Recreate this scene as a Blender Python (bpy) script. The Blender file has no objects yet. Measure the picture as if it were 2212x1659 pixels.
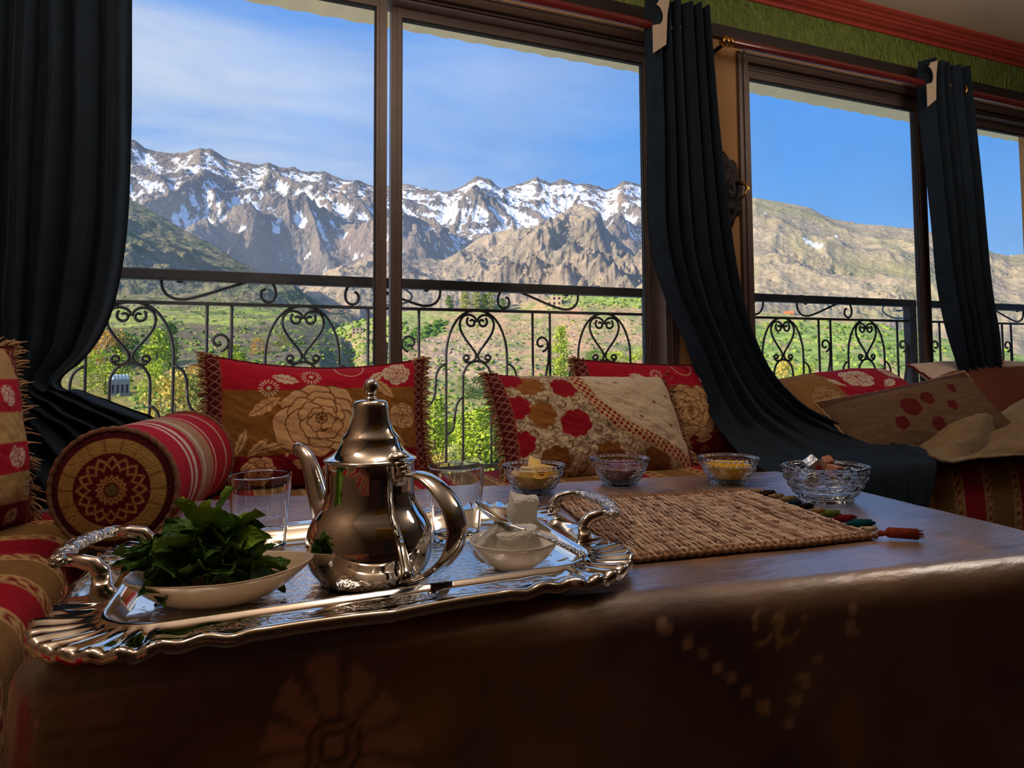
import bpy, bmesh, math, random
import numpy as np
from mathutils import Vector, Matrix, Euler

random.seed(7)
rng = np.random.default_rng(11)
scene = bpy.context.scene
COL = scene.collection
PI = math.pi

# ------------------------------------------------------------------ camera
# Room axes: X runs along the window wall (to the right), Y points out of the
# window, Z is up.  The camera stands at the near side of the low table.
FPX, PCX, PCY = 1520.0, 1106.0, 700.0
CAMZ = 0.785
PITCH = math.atan((784 - 700) / FPX)
ROLL = math.atan(0.00625)
YAW = math.radians(22.925)
_F0 = np.array([math.sin(YAW), math.cos(YAW), 0.0])
_R0 = np.array([math.cos(YAW), -math.sin(YAW), 0.0])
_U0 = np.array([0.0, 0.0, 1.0])
CF = _F0 * math.cos(PITCH) + _U0 * math.sin(PITCH)
_U1 = _U0 * math.cos(PITCH) - _F0 * math.sin(PITCH)
CU = _U1 * math.cos(ROLL) + _R0 * math.sin(ROLL)
CR = _R0 * math.cos(ROLL) - _U1 * math.sin(ROLL)
CC = np.array([0.0, 0.0, CAMZ])

cam_data = bpy.data.cameras.new('camera')
cam = bpy.data.objects.new('camera', cam_data)
COL.objects.link(cam)
cam_data.sensor_width = 36.0
cam_data.lens = 36.0 * FPX / 2212.0
cam_data.shift_y = -(829.5 - PCY) / 2212.0
cam_data.clip_start = 0.02
cam_data.clip_end = 30000.0
cam.matrix_world = Matrix(((CR[0], CU[0], -CF[0], CC[0]), (CR[1], CU[1], -CF[1], CC[1]),
                           (CR[2], CU[2], -CF[2], CC[2]), (0, 0, 0, 1)))
scene.camera = cam
scene.view_settings.view_transform = 'Standard'
scene.view_settings.look = 'None'
scene.view_settings.gamma = 1.0
scene.view_settings.use_curve_mapping = False
scene.view_settings.exposure = 0.0
FILL_LAMP = 7.5        # emission of the added fill lanterns, out of view
HAZE = 0.00008    # scattering per metre of the air in the valley
scene.cycles.max_bounces = 8
scene.cycles.diffuse_bounces = 3
scene.cycles.glossy_bounces = 4
scene.cycles.transmission_bounces = 8
scene.cycles.volume_bounces = 0
scene.cycles.use_adaptive_sampling = True
scene.cycles.adaptive_threshold = 0.03
scene.cycles.transparent_max_bounces = 12
scene.cycles.caustics_refractive = True
scene.cycles.blur_glossy = 0.5
scene.cycles.sample_clamp_indirect = 6.0

def ray(x, y):
    return CF + (x - PCX) / FPX * CR - (y - PCY) / FPX * CU

def at(x, y, X=None, Y=None, Z=None, D=None):
    """the point of the place seen at photograph pixel (x, y) on a plane of the room"""
    d = ray(x, y)
    if X is not None: t = (X - CC[0]) / d[0]
    elif Y is not None: t = (Y - CC[1]) / d[1]
    elif Z is not None: t = (Z - CC[2]) / d[2]
    else: t = D
    return CC + d * t

# ------------------------------------------------------------------ sky and sun
def lin(r, g=None, b=None):
    if g is None: r, g, b = r
    out = []
    for c in (r, g, b):
        c = c / 255.0
        out.append(c / 12.92 if c <= 0.04045 else ((c + 0.055) / 1.055) ** 2.4)
    return tuple(out)

world = bpy.data.worlds.new('sky')
scene.world = world
world.use_nodes = True
wn, wl = world.node_tree.nodes, world.node_tree.links
wn.clear()
w_out = wn.new('ShaderNodeOutputWorld')
w_bg = wn.new('ShaderNodeBackground')
w_bg.inputs['Strength'].default_value = 1.0
tc = wn.new('ShaderNodeTexCoord')
sep = wn.new('ShaderNodeSeparateXYZ')
wl.new(tc.outputs['Generated'], sep.inputs[0])
ramp = wn.new('ShaderNodeValToRGB')
ramp.color_ramp.elements[0].position = 0.0
ramp.color_ramp.elements[0].color = (*lin(128, 190, 250), 1)
ramp.color_ramp.elements[1].position = 0.8
ramp.color_ramp.elements[1].color = (*lin(52, 126, 222), 1)
e = ramp.color_ramp.elements.new(0.25); e.color = (*lin(82, 162, 250), 1)
e = ramp.color_ramp.elements.new(0.45); e.color = (*lin(74, 152, 244), 1)
wl.new(sep.outputs['Z'], ramp.inputs[0])
# thin cirrus: stretched noise on the sky dome, denser towards the left of the valley
mp = wn.new('ShaderNodeMapping')
mp.inputs['Rotation'].default_value = (0.25, -0.62, 0.2)
mp.inputs['Scale'].default_value = (1.0, 2.2, 5.5)
wl.new(tc.outputs['Generated'], mp.inputs[0])
nz = wn.new('ShaderNodeTexNoise')
nz.inputs['Scale'].default_value = 1.7
nz.inputs['Detail'].default_value = 9.0
nz.inputs['Roughness'].default_value = 0.55
nz.inputs['Distortion'].default_value = 0.5
wl.new(mp.outputs[0], nz.inputs['Vector'])
# weight by azimuth: thicker where direction leans to -X (down the valley)
dotn = wn.new('ShaderNodeVectorMath'); dotn.operation = 'DOT_PRODUCT'
dotn.inputs[1].default_value = (-0.95, 0.30, -0.45)
wl.new(tc.outputs['Generated'], dotn.inputs[0])
mr = wn.new('ShaderNodeMapRange')
mr.inputs['From Min'].default_value = -0.55; mr.inputs['From Max'].default_value = 0.30
mr.inputs['To Min'].default_value = 0.0; mr.inputs['To Max'].default_value = 1.0
wl.new(dotn.outputs['Value'], mr.inputs['Value'])
cr2 = wn.new('ShaderNodeValToRGB')
cr2.color_ramp.elements[0].position = 0.28; cr2.color_ramp.elements[0].color = (0, 0, 0, 1)
cr2.color_ramp.elements[1].position = 0.66; cr2.color_ramp.elements[1].color = (1, 1, 1, 1)
wl.new(nz.outputs['Fac'], cr2.inputs[0])
mul = wn.new('ShaderNodeMath'); mul.operation = 'MULTIPLY'
wl.new(cr2.outputs[0], mul.inputs[0]); wl.new(mr.outputs[0], mul.inputs[1])
cmix = wn.new('ShaderNodeMixRGB')
cmix.inputs['Color2'].default_value = (*lin(232, 240, 250), 1)
wl.new(mul.outputs[0], cmix.inputs['Fac']); wl.new(ramp.outputs[0], cmix.inputs['Color1'])
wl.new(cmix.outputs[0], w_bg.inputs['Color'])
wl.new(w_bg.outputs[0], w_out.inputs['Surface'])

sun_data = bpy.data.lights.new('sun', 'SUN')
sun_data.energy = 7.0
sun_data.angle = math.radians(0.6)
sun_data.color = (1.0, 0.90, 0.74)
sun = bpy.data.objects.new('sun', sun_data)
COL.objects.link(sun)
SUN_DIR = Vector((-0.93, -0.12, 0.40)).normalized()      # towards the sun: low, from the left of the valley
sun.rotation_euler = SUN_DIR.to_track_quat('Z', 'Y').to_euler()

# ------------------------------------------------------------------ helpers
def link(name, mesh, mat=None, parent=None, smooth=True, **props):
    o = bpy.data.objects.new(name, mesh)
    COL.objects.link(o)
    if mat is not None:
        if len(mesh.materials) == 0: mesh.materials.append(mat)
    if smooth and len(mesh.polygons):
        mesh.polygons.foreach_set('use_smooth', np.ones(len(mesh.polygons), dtype=bool))
    if parent is not None: o.parent = parent
    for k, v in props.items(): o[k] = v
    return o

def empty(name, loc=(0, 0, 0), rot=(0, 0, 0), **props):
    o = bpy.data.objects.new(name, None)
    COL.objects.link(o)
    o.location = loc; o.rotation_euler = rot
    o.empty_display_size = 0.05
    for k, v in props.items(): o[k] = v
    return o

def tag(o, label, category=None, group=None, kind=None):
    o['label'] = label
    if category: o['category'] = category
    if group: o['group'] = group
    if kind: o['kind'] = kind
    return o

def mesh_np(name, V, F, col=None):
    """V (n,3) array, F (m,4) or (m,3) int array"""
    V = np.asarray(V, dtype=np.float32); F = np.asarray(F, dtype=np.int32)
    me = bpy.data.meshes.new(name)
    k = F.shape[1]
    me.vertices.add(len(V)); me.vertices.foreach_set('co', V.ravel())
    me.loops.add(F.size); me.loops.foreach_set('vertex_index', F.ravel())
    me.polygons.add(len(F))
    me.polygons.foreach_set('loop_start', np.arange(0, F.size, k, dtype=np.int32))
    me.polygons.foreach_set('loop_total', np.full(len(F), k, dtype=np.int32))
    me.update(calc_edges=True)
    if col is not None: paint(me, col)
    return me

def paint(me, col):
    c = np.ones((len(me.vertices), 4), dtype=np.float32)
    c[:, :3] = col
    a = me.color_attributes.new('Col', 'FLOAT_COLOR', 'POINT')
    a.data.foreach_set('color', c.ravel())

def grid_faces(nu, nv, wrap_u=False, flip=False):
    """vertices laid out index = i*nv + j, i<nu, j<nv"""
    iu = np.arange(nu if wrap_u else nu - 1); jv = np.arange(nv - 1)
    I, J = np.meshgrid(iu, jv, indexing='ij')
    I2 = (I + 1) % nu
    q = np.stack([I * nv + J, I2 * nv + J, I2 * nv + J + 1, I * nv + J + 1], -1).reshape(-1, 4)
    return q[:, ::-1] if flip else q

class MB:
    """collects primitive shapes and makes one mesh of them"""
    def __init__(s): s.v = []; s.f = []; s.n = 0
    def add(s, V, F):
        V = [tuple(float(c) for c in p) for p in V]
        s.v += V; s.f += [tuple(int(i) + s.n for i in f) for f in F]; s.n += len(V); return s
    def box(s, c, d, M=None):
        hx, hy, hz = d[0] / 2, d[1] / 2, d[2] / 2
        P = [Vector((x, y, z)) for x in (-hx, hx) for y in (-hy, hy) for z in (-hz, hz)]
        if M is not None: P = [M @ p for p in P]
        P = [p + Vector(c) for p in P]
        return s.add(P, [(0, 1, 3, 2), (4, 6, 7, 5), (0, 4, 5, 1), (2, 3, 7, 6), (0, 2, 6, 4), (1, 5, 7, 3)])
    def box2(s, a, b):
        return s.box([(a[i] + b[i]) / 2 for i in range(3)], [abs(b[i] - a[i]) for i in range(3)])
    def tube(s, pts, r, n=8, closed=False, flat=None, cap=True, up=None):
        """sweep a circle (or a flat ellipse: flat = (width factor, thickness factor)) along pts"""
        P = np.asarray(pts, float); m = len(P)
        R = np.full(m, r) if np.isscalar(r) else np.asarray(r, float)
        if closed: T = np.roll(P, -1, 0) - np.roll(P, 1, 0)
        else: T = np.gradient(P, axis=0)
        T /= np.linalg.norm(T, axis=1)[:, None] + 1e-12
        ref = np.array([0, 0, 1.0]) if up is None else np.asarray(up, float)
        if abs(T[0] @ ref) > 0.95: ref = np.array([1.0, 0, 0])
        N = ref - (ref @ T[0]) * T[0]; N /= np.linalg.norm(N)
        a = np.arange(n) * 2 * PI / n
        fa, fb = (1, 1) if flat is None else flat
        V = []
        for i in range(m):
            if up is not None:
                N = ref - (ref @ T[i]) * T[i]
            else:
                N = N - (N @ T[i]) * T[i]
            N /= np.linalg.norm(N) + 1e-12
            B = np.cross(T[i], N)
            V.append(P[i] + R[i] * (np.cos(a)[:, None] * fa * N + np.sin(a)[:, None] * fb * B))
        V = np.concatenate(V)
        F = []
        rng_m = m if closed else m - 1
        for i in range(rng_m):
            i2 = (i + 1) % m
            for j in range(n):
                j2 = (j + 1) % n
                F.append((i * n + j, i * n + j2, i2 * n + j2, i2 * n + j))
        if cap and not closed:
            F.append(tuple(range(n - 1, -1, -1))); F.append(tuple((m - 1) * n + j for j in range(n)))
        return s.add(V, F)
    def lathe(s, prof, n=32, c=(0, 0, 0), ax=(1, 1), close=False):
        V = []; m = len(prof)
        for r, z in prof:
            for j in range(n):
                a = 2 * PI * j / n
                V.append((c[0] + r * ax[0] * math.cos(a), c[1] + r * ax[1] * math.sin(a), c[2] + z))
        F = []
        for i in range(m - 1):
            for j in range(n):
                j2 = (j + 1) % n
                F.append((i * n + j, i * n + j2, (i + 1) * n + j2, (i + 1) * n + j))
        if prof[0][0] > 1e-6: F.append(tuple(range(n - 1, -1, -1)))
        if prof[-1][0] > 1e-6 and not close: F.append(tuple((m - 1) * n + j for j in range(n)))
        return s.add(V, F)
    def mesh(s, name):
        me = bpy.data.meshes.new(name)
        me.from_pydata(s.v, [], s.f); me.update()
        return me
    def build(s, name, mat, parent=None, smooth=False, **props):
        return link(name, s.mesh(name), mat, parent, smooth, **props)

def bevel(o, w=0.003, seg=2):
    m = o.modifiers.new('bevel', 'BEVEL'); m.width = w; m.segments = seg; m.limit_method = 'ANGLE'
    return o

def shade_auto(o, ang=35):
    me = o.data
    me.polygons.foreach_set('use_smooth', np.ones(len(me.polygons), dtype=bool))
    bm = bmesh.new(); bm.from_mesh(me)
    for ed in bm.edges:
        if len(ed.link_faces) == 2 and ed.calc_face_angle(0) > math.radians(ang): ed.smooth = False
    bm.to_mesh(me); bm.free()
    return o

def copy_tree(o, parent=None):
    c = o.copy(); COL.objects.link(c); c.parent = parent
    for ch in list(o.children): copy_tree(ch, c)
    return c

# ---- noise in numpy
_perm = np.concatenate([rng.permutation(256)] * 3)
_ga = rng.random(256) * 2 * PI
_gx, _gy = np.cos(_ga), np.sin(_ga)
def perlin(x, y):
    xi = np.floor(x).astype(int); yi = np.floor(y).astype(int)
    xf = x - xi; yf = y - yi
    xi &= 255; yi &= 255
    u = xf * xf * xf * (xf * (xf * 6 - 15) + 10); v = yf * yf * yf * (yf * (yf * 6 - 15) + 10)
    def g(ix, iy, fx, fy):
        h = _perm[_perm[ix & 255] + (iy & 255)]
        return _gx[h] * fx + _gy[h] * fy
    a = g(xi, yi, xf, yf); b = g(xi + 1, yi, xf - 1, yf)
    c = g(xi, yi + 1, xf, yf - 1); d = g(xi + 1, yi + 1, xf - 1, yf - 1)
    return (a + u * (b - a)) * (1 - v) + (c + u * (d - c)) * v
def fbm(x, y, o=5, lac=2.03, gain=0.5):
    s = 0; am = 1.0; tot = 0
    for i in range(o):
        s = s + am * perlin(x + 17.3 * i, y - 9.1 * i); tot += am
        x = x * lac; y = y * lac; am *= gain
    return s / tot * 1.6
def ridged(x, y, o=6, lac=2.05, gain=0.55):
    s = 0; am = 1.0; w = 1.0; tot = 0
    for i in range(o):
        n = 1 - np.abs(perlin(x + 31.7 * i, y + 11.9 * i) * 1.7)
        n = np.clip(n, 0, 1) ** 2 * w
        s = s + am * n; tot += am
        w = np.clip(n * 1.6, 0, 1); am *= gain; x = x * lac; y = y * lac
    return s / tot
def sstep(a, b, x):
    t = np.clip((x - a) / (b - a), 0, 1); return t * t * (3 - 2 * t)
def mixc(c, d, f):
    f = np.asarray(f)[..., None]; return c * (1 - f) + np.asarray(d) * f
LN = lambda *c: np.array(lin(*c))

# ---- materials (all node based)
def mat(name, col=(200, 200, 200), rough=0.5, metal=0.0, spec=0.5, attr=False, var=0.0, var_scale=20.0,
        bump=0.0, bump_scale=60.0, sheen=0.0, sheen_col=None, trans=0.0, ior=1.45, coat=0.0, bump_detail=4.0,
        stretch=None, emit=None, emit_s=0.0, sub=0.0, coord='Object', bump_dist=0.01):
    m = bpy.data.materials.new(name); m.use_nodes = True
    nt = m.node_tree; N, L = nt.nodes, nt.links
    b = N['Principled BSDF']
    b.inputs['Base Color'].default_value = (*lin(col), 1)
    b.inputs['Roughness'].default_value = rough
    b.inputs['Metallic'].default_value = metal
    b.inputs['Specular IOR Level'].default_value = spec
    b.inputs['IOR'].default_value = ior
    b.inputs['Transmission Weight'].default_value = trans
    b.inputs['Sheen Weight'].default_value = sheen
    if sheen_col: b.inputs['Sheen Tint'].default_value = (*lin(sheen_col), 1)
    b.inputs['Coat Weight'].default_value = coat
    if sub: b.inputs['Subsurface Weight'].default_value = sub; b.inputs['Subsurface Radius'].default_value = (0.01, 0.008, 0.005)
    if emit: b.inputs['Emission Color'].default_value = (*lin(emit), 1); b.inputs['Emission Strength'].default_value = emit_s
    tcn = N.new('ShaderNodeTexCoord'); vec = tcn.outputs[coord]
    if stretch:
        mpn = N.new('ShaderNodeMapping'); mpn.inputs['Scale'].default_value = stretch
        L.new(vec, mpn.inputs[0]); vec = mpn.outputs[0]
    src = None
    if attr:
        a = N.new('ShaderNodeVertexColor'); a.layer_name = 'Col'; src = a.outputs['Color']
    if var > 0:
        t = N.new('ShaderNodeTexNoise'); t.inputs['Scale'].default_value = var_scale; t.inputs['Detail'].default_value = 5
        L.new(vec, t.inputs['Vector'])
        r = N.new('ShaderNodeMapRange'); r.inputs['From Min'].default_value = 0.3; r.inputs['From Max'].default_value = 0.7
        r.inputs['To Min'].default_value = 1 - var; r.inputs['To Max'].default_value = 1 + var
        L.new(t.outputs['Fac'], r.inputs['Value'])
        mx = N.new('ShaderNodeVectorMath'); mx.operation = 'SCALE'
        if src is None: mx.inputs[0].default_value = lin(col)
        else: L.new(src, mx.inputs[0])
        L.new(r.outputs[0], mx.inputs['Scale']); src = mx.outputs[0]
    if src is not None: L.new(src, b.inputs['Base Color'])
    if bump > 0:
        t = N.new('ShaderNodeTexNoise'); t.inputs['Scale'].default_value = bump_scale; t.inputs['Detail'].default_value = bump_detail
        L.new(vec, t.inputs['Vector'])
        bn = N.new('ShaderNodeBump'); bn.inputs['Strength'].default_value = bump; bn.inputs['Distance'].default_value = bump_dist
        L.new(t.outputs['Fac'], bn.inputs['Height']); L.new(bn.outputs[0], b.inputs['Normal'])
    return m

# ------------------------------------------------------------------ the valley and the mountains
M_land = mat('mountain_ground', attr=True, rough=0.95, spec=0.1, var=0.22, var_scale=0.05, bump=1.0, bump_scale=0.03, bump_detail=9, bump_dist=26.0)
M_hill = mat('hill_ground', attr=True, rough=0.95, spec=0.1, var=0.25, var_scale=0.12, bump=1.0, bump_scale=0.10, bump_detail=6, bump_dist=3.0)
M_near = mat('valley_ground', attr=True, rough=0.95, spec=0.1, var=0.28, var_scale=0.35, bump=0.8, bump_scale=0.5, bump_detail=6, bump_dist=0.8)

def interp_poly(poly, xs):
    p = np.array(sorted(poly), float)
    return np.interp(xs, p[:, 0], p[:, 1])

class Land: pass

def landform(name, label, curves, x0, x1, nx, nrow, noise, colour, material, back=True):
    """a hillside lofted between contour lines, each with its own distance in metres"""
    xs = np.linspace(x0, x1, nx)
    Y = np.stack([interp_poly(c[0], xs) for c in curves])
    D = np.stack([interp_poly(c[1], xs) if isinstance(c[1], list) else np.full(nx, float(c[1])) for c in curves])
    rows = []; drow = []; trow = []
    for k in range(len(curves) - 1):
        n = nrow[k]
        for i in range(n + (1 if k == len(curves) - 2 else 0)):
            t = i / n
            rows.append(Y[k] * (1 - t) + Y[k + 1] * t); drow.append(D[k] * (1 - t) + D[k + 1] * t); trow.append(k + t)
    py = np.stack(rows); dd = np.stack(drow); tr = np.array(trow)
    px = np.broadcast_to(xs, py.shape)
    d = CF[None, None] + ((px - PCX) / FPX)[..., None] * CR - ((py - PCY) / FPX)[..., None] * CU
    P = CC + d * dd[..., None]
    n_front = len(P)
    if back:                                   # the far side falls away behind the ridge
        last = P[-1]; out = last - CC; out[:, 2] = 0
        out /= np.linalg.norm(out, axis=1)[:, None]
        bk = []
        dl = dd[-1][:, None]
        for i in range(1, 9):
            q = last + out * dl * 0.03 * i; q = q.copy(); q[:, 2] -= dl[:, 0] * (0.004 * i + 0.0022 * i * i); bk.append(q)
        P = np.concatenate([P, np.stack(bk)])
        py = np.concatenate([py, np.repeat(py[-1:], 8, 0)]); px = np.broadcast_to(xs, py.shape)
        dd = np.concatenate([dd, np.repeat(dd[-1:], 8, 0)]); tr = np.concatenate([tr, np.full(8, tr[-1])])
    T = np.broadcast_to(tr[:, None], py.shape)
    P = noise(P, T, px, py, dd)
    gx = np.gradient(P, axis=1); gy = np.gradient(P, axis=0)
    nrm = np.cross(gx, gy); nrm /= np.linalg.norm(nrm, axis=2)[..., None] + 1e-9
    nrm *= np.sign(nrm[..., 2:3]) + (nrm[..., 2:3] == 0)
    col = colour(P, nrm, T, px, py, dd)
    nr, nc = P.shape[:2]
    me = mesh_np(name, P.reshape(-1, 3), grid_faces(nr, nc), np.clip(col.reshape(-1, 3), 0.004, 0.95))
    o = link(name, me, material, kind='structure', label=label)
    L = Land(); L.P = P[:n_front]; L.px = px[:n_front]; L.py = py[:n_front]; L.o = o
    return L

def spot(L, x, y):
    """ground point of a landform that is seen near photograph pixel (x, y)"""
    i = np.argmin((L.px - x) ** 2 + (L.py - y) ** 2)
    return L.P.reshape(-1, 3)[i].copy()

# --- far snowy range
far_ridge = [(-250, 225), (0, 262), (180, 290), (283, 306), (310, 320), (375, 333), (405, 331), (432, 322), (465, 334), (492, 346), (560, 357),
             (578, 352), (602, 364), (650, 370), (700, 366), (742, 385), (790, 402), (815, 404), (850, 402), (880, 399), (960, 410), (990, 405),
             (1012, 392), (1030, 384), (1060, 394), (1080, 410), (1100, 413), (1130, 403), (1160, 390), (1190, 394), (1213, 389), (1242, 402),
             (1270, 401), (1310, 416), (1330, 407), (1345, 395), (1400, 406), (1450, 412), (1560, 432), (1700, 450)]
def n_far(P, T, px, py, dd):
    t = np.clip(T / T.max(), 0, 1)
    x, y = P[..., 0], P[..., 1]
    r = ridged(x / 1100 + 3.1 + 0.25 * fbm(x / 700, y / 700, 2), y / 1500 + 1.7, 7, gain=0.52) - 0.40
    f = fbm(x / 190, y / 190, 6, gain=0.70)
    env = sstep(0, 0.15, t) * (1 - 0.80 * sstep(0.72, 1.0, t))
    P = P.copy()
    P[..., 2] += r * 430 * env + f * 44 * (0.3 + 0.7 * env)
    out = P - CC; out /= np.linalg.norm(out, axis=-1)[..., None]
    P += out * (fbm(x / 380 + 9, y / 380 + 4, 4)[..., None] * 80 * env[..., None])
    return P
def c_far(P, n, T, px, py, dd):
    x, y, z = P[..., 0], P[..., 1], P[..., 2]
    t = np.clip(T / T.max(), 0, 1)
    rock = mixc(np.broadcast_to(LN(138, 124, 112), P.shape), LN(100, 94, 93), sstep(-0.3, 0.4, fbm(x / 200, y / 200, 6, gain=0.7)))
    rock = mixc(rock, LN(170, 142, 122), 0.4 * sstep(0.1, 0.5, fbm(x / 500 + 5, y / 500, 3)))
    # gullies hold the snow: height below the local mean
    k = 9
    zp = np.pad(z, k, mode='edge'); cs = np.cumsum(np.cumsum(zp, 0), 1)
    cs = np.pad(cs, ((1, 0), (1, 0)))
    s = 2 * k + 1
    mean = (cs[s:, s:] - cs[:-s, s:] - cs[s:, :-s] + cs[:-s, :-s]) / s ** 2
    conc = np.clip((mean - z) / 20.0, -1.5, 1.5)
    steep = 1 - n[..., 2]
    patch = fbm(x / 230 + 2, y / 230 + 8, 5, gain=0.6)
    high = sstep(0.25, 0.85, t) + 0.22 * sstep(820, 1150, px) + 0.1 * sstep(1080, 1250, px)
    streak = fbm((x + 0.6 * y) / 70 + 2, (y - 0.6 * x) / 320, 4, gain=0.6)
    score = conc * 0.75 + patch * 0.45 + streak * 1.0 + 0.85 * fbm(x / 42 + 7, y / 42, 4, gain=0.75) + high * 0.90 - steep * 0.35 - 1.0 + 0.1 * sstep(0.5, 0.8, t)
    snow = sstep(0.0, 0.10, score)
    c = mixc(rock, LN(245, 246, 250), snow)
    green = sstep(0.35, 0.0, t)
    return mixc(c, LN(120, 115, 85), green * 0.5 * (1 - snow))
FAR = landform('mountain_range', 'jagged snow-streaked mountain range under the blue sky',
    [([(-250, 720), (1700, 720)], 2900), ([(-250, 560), (700, 560), (1700, 590)], 3700), (far_ridge, [(-250, 4600), (600, 5200), (1700, 5600)])],
    -250, 1700, 1100, (30, 230), n_far, c_far, M_land)

# --- rocky mountain in the middle
rocky = [(560, 668), (640, 624), (694, 598), (760, 568), (812, 546), (870, 545), (910, 556), (957, 560), (1000, 535), (1030, 516), (1065, 506), (1110, 498), (1146, 492), (1190, 476),
         (1220, 464), (1245, 452), (1263, 446), (1282, 447), (1297, 462), (1306, 490), (1328, 518), (1350, 540), (1371, 556), (1399, 572),
         (1450, 596), (1520, 640), (1600, 690)]
def n_rocky(P, T, px, py, dd):
    t = np.clip(T / T.max(), 0, 1); x, y = P[..., 0], P[..., 1]
    env = sstep(0, 0.35, t) * (1 - 0.72 * sstep(0.86, 1.0, t))
    P = P.copy()
    crag = sstep(940, 1150, px) * (1 - sstep(1400, 1560, px))
    r = ridged(x / 420 + 7.7, y / 420 + 2.2, 7, gain=0.62) - 0.4
    P[..., 2] += r * (60 + 95 * crag) * env + fbm(x / 70, y / 70, 6, gain=0.68) * (10 + 12 * crag) * (0.3 + env)
    out = P - CC; out /= np.linalg.norm(out, axis=-1)[..., None]
    P += out * (fbm(x / 150 + 2, y / 150, 5, gain=0.6) * (25 + 45 * crag) * env)[..., None]
    return P
def c_rocky(P, n, T, px, py, dd):
    x, y = P[..., 0], P[..., 1]; t = np.clip(T / T.max(), 0, 1)
    c = mixc(np.broadcast_to(LN(182, 160, 134), P.shape), LN(150, 138, 120), sstep(-0.3, 0.4, fbm(x / 90, y / 90, 4)))
    c = mixc(c, LN(150, 146, 108), sstep(0.55, 0.15, t) * sstep(-0.2, 0.3, fbm(x / 120 + 4, y / 120, 4)) * 0.8)
    c = mixc(c, LN(120, 108, 98), sstep(0.35, 0.75, 1 - n[..., 2]) * 0.6)
    return c
ROCKY = landform('rocky_mountain', 'bare rocky mountain with a crag tower below the snowy range',
    [([(560, 760), (1600, 760)], 1250), ([(560, 700), (700, 640), (1000, 640), (1400, 640), (1600, 720)], 1600), (rocky, [(560, 2000), (900, 2500), (1260, 2500), (1600, 2300)])],
    560, 1600, 500, (12, 160), n_rocky, c_rocky, M_land)

# --- brown hill on the right
rhill = [(1280, 700), (1400, 610), (1440, 560), (1500, 480), (1560, 446), (1632, 430), (1680, 436), (1730, 446), (1765, 458), (1800, 470), (1850, 480),
         (1900, 484), (1980, 498), (2010, 505), (2070, 520), (2110, 531), (2150, 546), (2180, 550), (2230, 541), (2400, 505), (2700, 470)]
def n_rhill(P, T, px, py, dd):
    t = np.clip(T / T.max(), 0, 1); x, y = P[..., 0], P[..., 1]
    env = sstep(0, 0.3, t) * (1 - 0.8 * sstep(0.85, 1.0, t))
    P = P.copy()
    rk = sstep(0.05, 0.45, fbm(x / 240 + 1, y / 240 + 6, 3))
    P[..., 2] += (ridged(x / 520 + 1.3, y / 520 + 5.2, 6) - 0.4) * 60 * env + fbm(x / 38, y / 38, 5, gain=0.7) * (3.5 + 11 * rk) * (0.25 + env)
    return P
def c_rhill(P, n, T, px, py, dd):
    x, y = P[..., 0], P[..., 1]; t = np.clip(T / T.max(), 0, 1)
    c = mixc(np.broadcast_to(LN(186, 166, 136), P.shape), LN(164, 148, 122), sstep(-0.3, 0.4, fbm(x / 70, y / 70, 5)))
    c = mixc(c, LN(150, 146, 100), 0.65 * sstep(-0.05, 0.4, fbm(x / 170 + 3, y / 170, 5)))
    c = mixc(c, LN(140, 122, 106), 0.7 * sstep(0.35, 0.7, 1 - n[..., 2]))
    str1 = np.exp(-((px - 1655 - (py - 470) * 0.6) / 3.0) ** 2) * sstep(458, 466, py) * sstep(505, 490, py)
    str2 = np.exp(-((px - 1808 - (py - 515) * 0.35) / 2.5) ** 2) * sstep(504, 510, py) * sstep(540, 530, py)
    str3 = np.exp(-((py - 541 - (px - 1755) * 0.35) / 1.5) ** 2) * sstep(1730, 1742, px) * sstep(1785, 1772, px)
    snow = np.clip(str1 + str2 + str3, 0, 1) * sstep(-0.5, 0.0, fbm(x / 25, y / 25, 3) + 0.2)
    return mixc(c, LN(245, 246, 250), sstep(0.3, 0.6, snow))
RHILL = landform('brown_hill', 'smooth brown hillside with a few snow streaks seen through the right window',
    [([(1280, 800), (2700, 880)], 430), ([(1280, 720), (1640, 655), (1980, 690), (2212, 730), (2700, 790)], 620), (rhill, 1500)],
    1280, 2700, 520, (8, 160), n_rhill, c_rhill, M_hill)

# --- shaded spur on the left
spur = [(-250, 330), (0, 355), (200, 396), (283, 430), (330, 458), (400, 500), (480, 543), (560, 588), (640, 625), (700, 662), (760, 706), (815, 742), (880, 775)]
def n_spur(P, T, px, py, dd):
    t = np.clip(T / T.max(), 0, 1); x, y = P[..., 0], P[..., 1]
    env = sstep(0, 0.3, t) * (1 - 0.85 * sstep(0.8, 1.0, t))
    P = P.copy()
    P[..., 2] += (ridged(x / 330 + 4.4, y / 330 + 0.3, 6) - 0.4) * 55 * env + fbm(x / 40, y / 40, 5, gain=0.6) * 7 * (0.3 + env)
    return P
def c_spur(P, n, T, px, py, dd):
    x, y = P[..., 0], P[..., 1]
    c = mixc(np.broadcast_to(LN(128, 120, 94), P.shape), LN(96, 104, 74), sstep(-0.2, 0.4, fbm(x / 80, y / 80, 5)))
    c = mixc(c, LN(140, 128, 108), sstep(0.1, 0.45, fbm(x / 35 + 9, y / 35, 4)))
    return c
SPUR = landform('dark_spur', 'dark scrubby mountain spur sloping down behind the left pane',
    [([(-250, 720), (600, 720), (880, 830)], 620), ([(-250, 640), (283, 640), (600, 662), (760, 730), (880, 790)], 820), (spur, [(-250, 1700), (300, 1500), (880, 1000)])],
    -250, 880, 420, (14, 130), n_spur, c_spur, M_land)

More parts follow.
